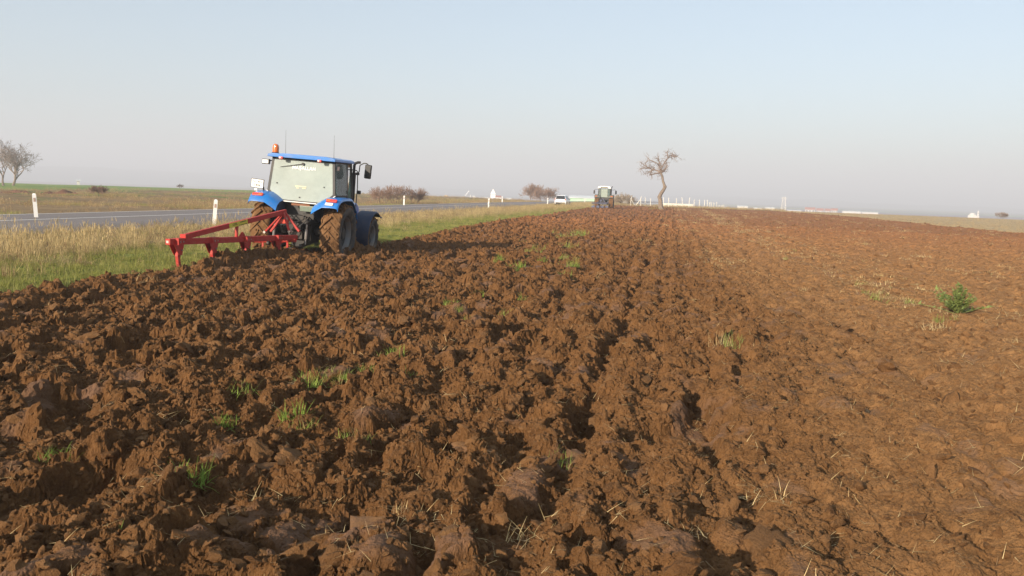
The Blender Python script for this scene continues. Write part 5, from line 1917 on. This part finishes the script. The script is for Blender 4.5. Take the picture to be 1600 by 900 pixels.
def road_posts():
    me = marker_post_mesh()
    rb = MB(); rb.box((0, -0.054, 0.84), (0.085, 0.008, 0.16)); rm = rb.mesh('reflector', paint('dull_reflector', (0.42, 0.30, 0.24), 0.4, 0.2), 30)
    G = 'white marker posts along the road'
    spots = [((56.5, 332), 39.5, (-3, 0), 'tall white road post standing beyond the road at far left'),
             ((334, 345.5), 36.0, (5, 0), 'white road post leaning right just left of the red plough'),
             ((631, 320), 87, (1, 0), 'white road post beside the thicket right of the blue tractor'),
             ((763, 324), 88, (2, 0), 'white road post just left of the triangular sign'),
             ((784.5, 318), 140, (0, 0), 'slim far white road post just right of the triangular sign'),
             ((855.5, 319), 135, (0, 0), 'white road post between the round bushes and the white car'),
             ((867.5, 319), 150, (0, 0), 'white road post close to the left side of the white car'),
             ((913.5, 319), 172, (0, 0), 'white road post in front of the green shed')]
    for (p, d, (ln, _), lab) in spots:
        g = out_at(p[0], p[1], d)
        o = link('marker_post', me)
        zz = 0.0
        o.location = (g.x, g.y, zz)
        o.rotation_euler = (0, R(ln), R(YAW) - math.atan((p[0] - 800) / FPX))
        tag(o, lab, 'post', G)
        link('reflector', rm, o)
    g = out_at(770, 317, 130)
    r = empty('road_sign', (g.x, g.y, 0.0), (0, 0, R(YAW + 1.4)))
    tag(r, 'pale triangular road sign above a plate on a pole', 'sign')
    b = MB(); b.tube([(0, 0, -0.2), (0, 0, 2.25)], 0.035, 8); b.build('pole', M_STEEL, r)
    b = MB(); b.prism([(-0.43, 1.45), (0.43, 1.45), (0.04, 2.25), (-0.04, 2.25)], -0.05, -0.04, 'Y'); tp = b.build('triangle_plate', M_WHITE, r, 0.006)
    b = MB(); b.bar((-0.3, -0.03, 1.62), (0.3, -0.03, 1.62), 0.02, 0.04); b.build('bracket', M_STEEL, tp)
    b = MB(); b.box((0, -0.045, 1.12), (0.75, 0.012, 0.5)); b.build('lower_plate', M_WHITE, r, 0.006)


road_posts()


# ------------------------------------------------------------------ parked car
def build_car():
    g = out_at(879, 320, 126)
    r = empty('parked_car', (g.x, g.y, 0.05), (0, 0, R(-3)))
    tag(r, 'white hatchback with dark rear window parked beside the road', 'car')
    # side profile, y forward; lofted sections with tumblehome
    def sec(y, zs): return [(x, y, z) for x, z in zs]
    def ring(y, hw, zb, zsh, hw2, zt):
        return [(-hw * 0.9, y, zb), (-hw, y, zb + 0.22), (-hw, y, zsh), (-hw2, y, zt), (-hw2 * 0.8, y, zt + 0.02), (hw2 * 0.8, y, zt + 0.02), (hw2, y, zt), (hw, y, zsh), (hw, y, zb + 0.22), (hw * 0.9, y, zb)]
    rows = [ring(-2.05, 0.72, 0.38, 0.85, 0.66, 0.88), ring(-2.0, 0.88, 0.26, 0.92, 0.78, 0.98), ring(-1.85, 0.90, 0.22, 0.98, 0.70, 1.28), ring(-1.6, 0.91, 0.2, 1.0, 0.62, 1.53), ring(-0.9, 0.91, 0.2, 0.98, 0.62, 1.60),
            ring(0.1, 0.91, 0.2, 0.96, 0.60, 1.56), ring(0.85, 0.91, 0.2, 0.94, 0.68, 1.05), ring(1.6, 0.89, 0.22, 0.88, 0.72, 0.93), ring(2.0, 0.78, 0.28, 0.70, 0.62, 0.74)]
    b = MB(); b.strip(rows); b.add(rows[0], [tuple(range(10))]); b.add(rows[-1], [tuple(reversed(range(10)))])
    body = b.build('body', paint('white_car_paint', (0.80, 0.80, 0.80), 0.25, 0.04, 0.5), r, 0, 50)
    pane('rear_window', [(-0.74, -2.02, 1.02), (0.74, -2.02, 1.02), (0.60, -1.72, 1.50), (-0.60, -1.72, 1.50)], M_DARKGLASS, r, 0.05)
    for s in (-1, 1):
        pane('side_window', [(s * 0.88, -1.45, 1.05), (s * 0.66, -1.35, 1.46), (s * 0.66, 0.0, 1.49), (s * 0.86, 0.62, 1.02)], M_DARKGLASS, r, 0.06)
        b = MB(); b.box((s * 0.78, -1.97, 0.93), (0.16, 0.12, 0.26)); b.build('tail_light', M_REDLENS, r, 0.02)
        for y in (-1.25, 1.3):
            b = MB(); b.lathe([(0.18, -0.1), (0.30, -0.11), (0.32, -0.07), (0.32, 0.07), (0.30, 0.11), (0.18, 0.1)], (0, 0, 0), 'X', 20); w = b.build('wheel', M_RUBBER, r); w.location = (s * 0.83, y, 0.32)
            b = MB(); b.lathe([(0.001, s * 0.09), (0.19, s * 0.10)], (0, 0, 0), 'X', 14); b.build('rim', M_STEEL, w)
        b = MB(); b.box((s * 1.0, 0.55, 1.02), (0.16, 0.1, 0.12)); b.build('mirror', M_BLACK, r, 0.02)
    b = MB(); b.box((0, -2.03, 0.45), (1.5, 0.1, 0.16)); b.build('bumper', M_BLACK, r, 0.02)
    b = MB(); b.box((0, -2.055, 0.72), (0.5, 0.015, 0.11)); b.build('number_plate', M_WHITE, r, 0.003)


build_car()


# ------------------------------------------------------------------ fence and far buildings
def build_fence():
    r = empty('concrete_fence', out_at(1040, 322, 160).to_tuple()[:2] + (0.0,))
    tag(r, 'white concrete post fence across the far end of the field', 'fence')
    o = Vector(r.location)
    pm = MB(); pm.bar((0, 0, -0.1), (0, 0, 1.55), 0.105, 0.105, (0, 1, 0)); pm.bar((0, 0, 1.55), (0.0, 0.22, 1.85), 0.12, 0.12, (1, 0, 0))
    me = pm.mesh('fence_post', M_CONCRETE, 30)
    P3 = [out_at(px, 322, d) for px, d in ((985, 158), (1001, 158), (1007.5, 160), (1016.5, 160), (1037, 161), (1044.5, 161), (1056.5, 162), (1066.5, 163), (1076, 163), (1084.5, 164))]
    P3 += [out_at(px, 322, d) for px, d in zip((1092.5, 1100.5, 1105.5, 1109.5, 1112, 1115.5, 1119.5, 1123, 1126.5, 1129, 1132, 1134.5), np.linspace(166, 205, 12))]
    rr = random.Random(3)
    for q in P3:
        c = link('fence_post', me, r)
        c.location = (q.x - o.x, q.y - o.y, float(far_z(np.array([q.x]), np.array([q.y]))[0]))
        c.rotation_euler = (rr.gauss(0, 0.03), rr.gauss(0, 0.05), rr.uniform(-0.4, 0.4))
        c.scale = (1, 1, rr.uniform(0.8, 1.05))
    for a, q in ((P3[0], P3[2]), (P3[1], P3[0])):
        b = MB(); s = (q - a).normalized(); s.z = 0
        b.bar((a.x - o.x, a.y - o.y, 1.4), (a.x - o.x + s.x * 1.1, a.y - o.y + s.y * 1.1, 0), 0.12, 0.12); b.build('fence_brace', M_CONCRETE, r, 0.006)
    for z in (0.6, 1.2):
        b = MB()
        for a, q in zip(P3, P3[1:]): b.tube([(a.x - o.x, a.y - o.y, z), (q.x - o.x, q.y - o.y, z)], 0.006, 4, False)
        b.build('fence_wire', M_STEEL, r)


build_fence()


def block(name, label, cat, px0, px1, py_top, py_base, dist, depth, wall, roof=None, roof_h=0.0, group=None, windows=0, overhang=0.3):
    """a long low building square to the line of sight, sized from where it shows"""
    a, c = out_at(px0, py_base, dist), out_at(px1, py_base, dist)
    z0 = far_z(np.array([(a.x + c.x) / 2]), np.array([(a.y + c.y) / 2]))[0]
    ztop = out_at((px0 + px1) / 2, py_top, dist).z
    w = (c - a).length
    h = max(0.5, ztop - z0 - roof_h)
    r = empty(name, ((a.x + c.x) / 2, (a.y + c.y) / 2, z0), (0, 0, math.atan2(c.y - a.y, c.x - a.x)))
    tag(r, label, cat, group)
    b = MB(); b.box((0, depth / 2, h / 2 - 0.3), (w, depth, h + 0.6)); b.build('wall', wall, r)
    if roof:
        b = MB(); b.prism([(-overhang, h), (depth / 2, h + roof_h), (depth + overhang, h), (depth + overhang, h - 0.12), (-overhang, h - 0.12)], -w / 2 - overhang, w / 2 + overhang, 'X'); b.build('roof', roof, r)
    if windows:
        wm = MB(); wm.box((0, -0.04, 0), (w / windows * 0.42, 0.1, min(1.4, h * 0.35))); m = wm.mesh('window', M_DARKGLASS)
        for k in range(windows):
            o = link('window', m, r); o.location = (-w / 2 + (k + 0.5) * w / windows, 0, h * 0.62)
    return r


def far_places():
    block('green_shed', 'long pale green shed with white roof behind the white car', 'shed', 890.5, 929, 305.5, 318, 235, 9, M_GREENWALL, M_SHEET, 0.7, None, 0)
    block('white_shed', 'low white shed behind the left side of the distant tractor', 'shed', 918, 931, 313, 319, 245, 6, M_PLASTER, M_SHEET, 0.3)
    block('white_wall', 'low white wall behind the pale round bush', 'wall', 962, 986, 313.2, 319, 215, 0.4, M_PLASTER)
    block('white_wall', 'long low white wall behind the concrete fence posts', 'wall', 1036, 1083, 318.2, 321, 185, 0.5, M_CONCRETE)
    # quarry works and village on the skyline left of centre
    block('white_building', 'boxy white house just right of the triangular sign', 'house', 774.5, 782.5, 305.5, 312, 640, 8, M_PLASTER, M_TILE, 1.2, None, 2)
    block('white_building', 'flat white warehouse below and left of the triangular sign', 'warehouse', 755, 772, 308, 311, 700, 10, M_PLASTER, M_SHEET, 0.5)
    block('white_building', 'far low white building right of the boxy white house', 'building', 792, 800, 309, 311, 900, 8, M_PLASTER, M_SHEET, 0.4)
    block('white_building', 'white works building with a tank left of the sign', 'building', 738.5, 742.5, 305.5, 309.5, 720, 7, M_PLASTER, M_SHEET, 0.4)
    block('white_building', 'tiny white hut standing left of the flat warehouse', 'hut', 749, 751, 308.5, 311, 720, 4, M_PLASTER, M_SHEET, 0.3)
    g = out_at(735.3, 309, 720); z = far_z(np.array([g.x]), np.array([g.y]))[0]
    b = MB(); b.lathe([(0.6, -0.5), (0.6, out_at(735, 305, 720).z - z), (0.001, out_at(735, 304.5, 720).z - z)], (0, 0, 0), 'Z', 12)
    o = b.build('silo', M_PLASTER, None); o.location = (g.x, g.y, z); tag(o, 'thin white silo between the conveyor and the works building', 'silo')
    a, c = out_at(727, 306.5, 720), out_at(733, 298.5, 722)
    r = empty('conveyor', (a.x, a.y, z)); tag(r, 'slanting grey conveyor beside the sand heaps', 'conveyor')
    L = lambda p: Vector(p) - Vector(r.location)
    b = MB(); b.bar(L(a), L(c), 0.9, 0.9); b.build('belt_gallery', M_SHEET, r)
    b = MB(); m = a.lerp(c, 0.75); b.bar(L(m), L((m.x, m.y, z - 0.5)), 0.3, 0.3, (0, 1, 0)); b.build('support_leg', M_STEEL, r)
    # white hut on the left skyline
    block('white_hut', 'tiny white hut on the green skyline right of the bare trees', 'hut', 120, 124.5, 281, 284, 300, 3, M_PLASTER, M_SHEET, 0.2)
    # right skyline
    for i, (x0, x1, lab) in enumerate(((1258, 1273, 'red roofed white house at left end of the far row'), (1276, 1286, 'red roofed white house second in the far row'), (1289, 1297, 'red roofed white house third in the far row'), (1299, 1308, 'red roofed white house at right end of the far row'))):
        block('red_roofed_house', lab, 'house', x0, x1, (324, 325.5, 326, 325.5)[i], 332, 900, 9, M_PLASTER, M_TILE, 2.2, 'red roofed houses on the right skyline', 3, 0.5)
    block('long_white_building', 'long low white warehouse right of the red roofed houses', 'warehouse', 1316, 1345, 329.5, 334, 880, 14, M_PLASTER, M_SHEET, 0.6)
    block('long_white_building', 'second lower white warehouse at the right of the long one', 'warehouse', 1347, 1372, 331, 335, 880, 12, M_PLASTER, M_SHEET, 0.5)
    block('white_building', 'small white house right of the dense fence posts', 'house', 1152, 1168, 321, 328, 620, 8, M_PLASTER, M_SHEET, 0.6, None, 2)
    block('white_building', 'low white building between the small house and the lattice mast', 'building', 1178, 1190, 324, 328, 760, 8, M_PLASTER, M_SHEET, 0.5, None, 2)
    block('white_building', 'low white building just left of the lattice mast', 'building', 1196, 1210, 323.5, 328, 760, 8, M_PLASTER, M_SHEET, 0.5)
    block('white_building', 'flat pale building right of the lattice mast', 'building', 1230, 1252, 328, 331, 820, 8, M_CONCRETE, M_SHEET, 0.5)
    # lattice mast
    g = out_at(1224, 328, 850); z = far_z(np.array([g.x]), np.array([g.y]))[0]
    H = out_at(1224, 307, 850).z - z
    r = empty('lattice_mast', (g.x, g.y, z - 0.5), (0, 0, R(YAW - 19)))
    tag(r, 'pale two legged lattice mast on the right skyline', 'mast')
    cor = lambda u, i: Vector(((2.6 - 1.5 * u) * (1 if i in (1, 2) else -1), (1.4 - 0.9 * u) * (1 if i > 1 else -1), u * H))
    for i in range(4):
        b = MB(); b.bar(cor(0, i), cor(1, i), 0.55, 0.55, (0, 1, 0)); b.build('mast_leg', M_CONCRETE, r)
    b = MB()
    for k in range(8):
        u0, u1 = k / 8, (k + 1) / 8
        for i in range(4):
            j = (i + 1) % 4
            b.bar(cor(u0, i), cor(u1, j), 0.2, 0.2, (0, 1, 0)); b.bar(cor(u1, i), cor(u1, j), 0.2, 0.2)
    b.bar((-3.2, 0, H * 0.93), (3.2, 0, H * 0.93), 0.4, 0.4); o = b.build('lattice', M_CONCRETE, r, 0, None); tag(o, kind='stuff')
    # mosque: minaret and domed hall
    g = out_at(1522, 338, 900); z = far_z(np.array([g.x]), np.array([g.y]))[0]
    r = empty('mosque', (g.x, g.y, z), (0, 0, R(YAW - 29)))
    tag(r, 'white mosque with one minaret on the far right skyline', 'mosque')
    top = out_at(1526, 329, 900).z - z; hall = out_at(1520, 336, 900).z - z
    b = MB(); b.box((-1.5, 4, hall / 2), (7, 8, hall)); b.build('hall', M_PLASTER, r)
    b = MB(); b.lathe([(2.9, hall), (2.6, hall + 1.0), (1.6, hall + 1.9), (0.001, hall + 2.3)], (-1.5, 4, 0), 'Z', 16); b.build('dome', M_PLASTER, r)
    b = MB(); b.lathe([(0.9, -0.5), (0.8, top * 0.72), (1.2, top * 0.74), (1.2, top * 0.77), (0.7, top * 0.78), (0.65, top * 0.92), (0.001, top + 0.5)], (3.2, 1.5, 0), 'Z', 12); b.build('minaret', M_PLASTER, r)
    block('white_wall', 'low white wall at the foot of the mosque on the skyline', 'wall', 1512, 1530, 337.3, 339, 870, 1, M_PLASTER)


far_places()
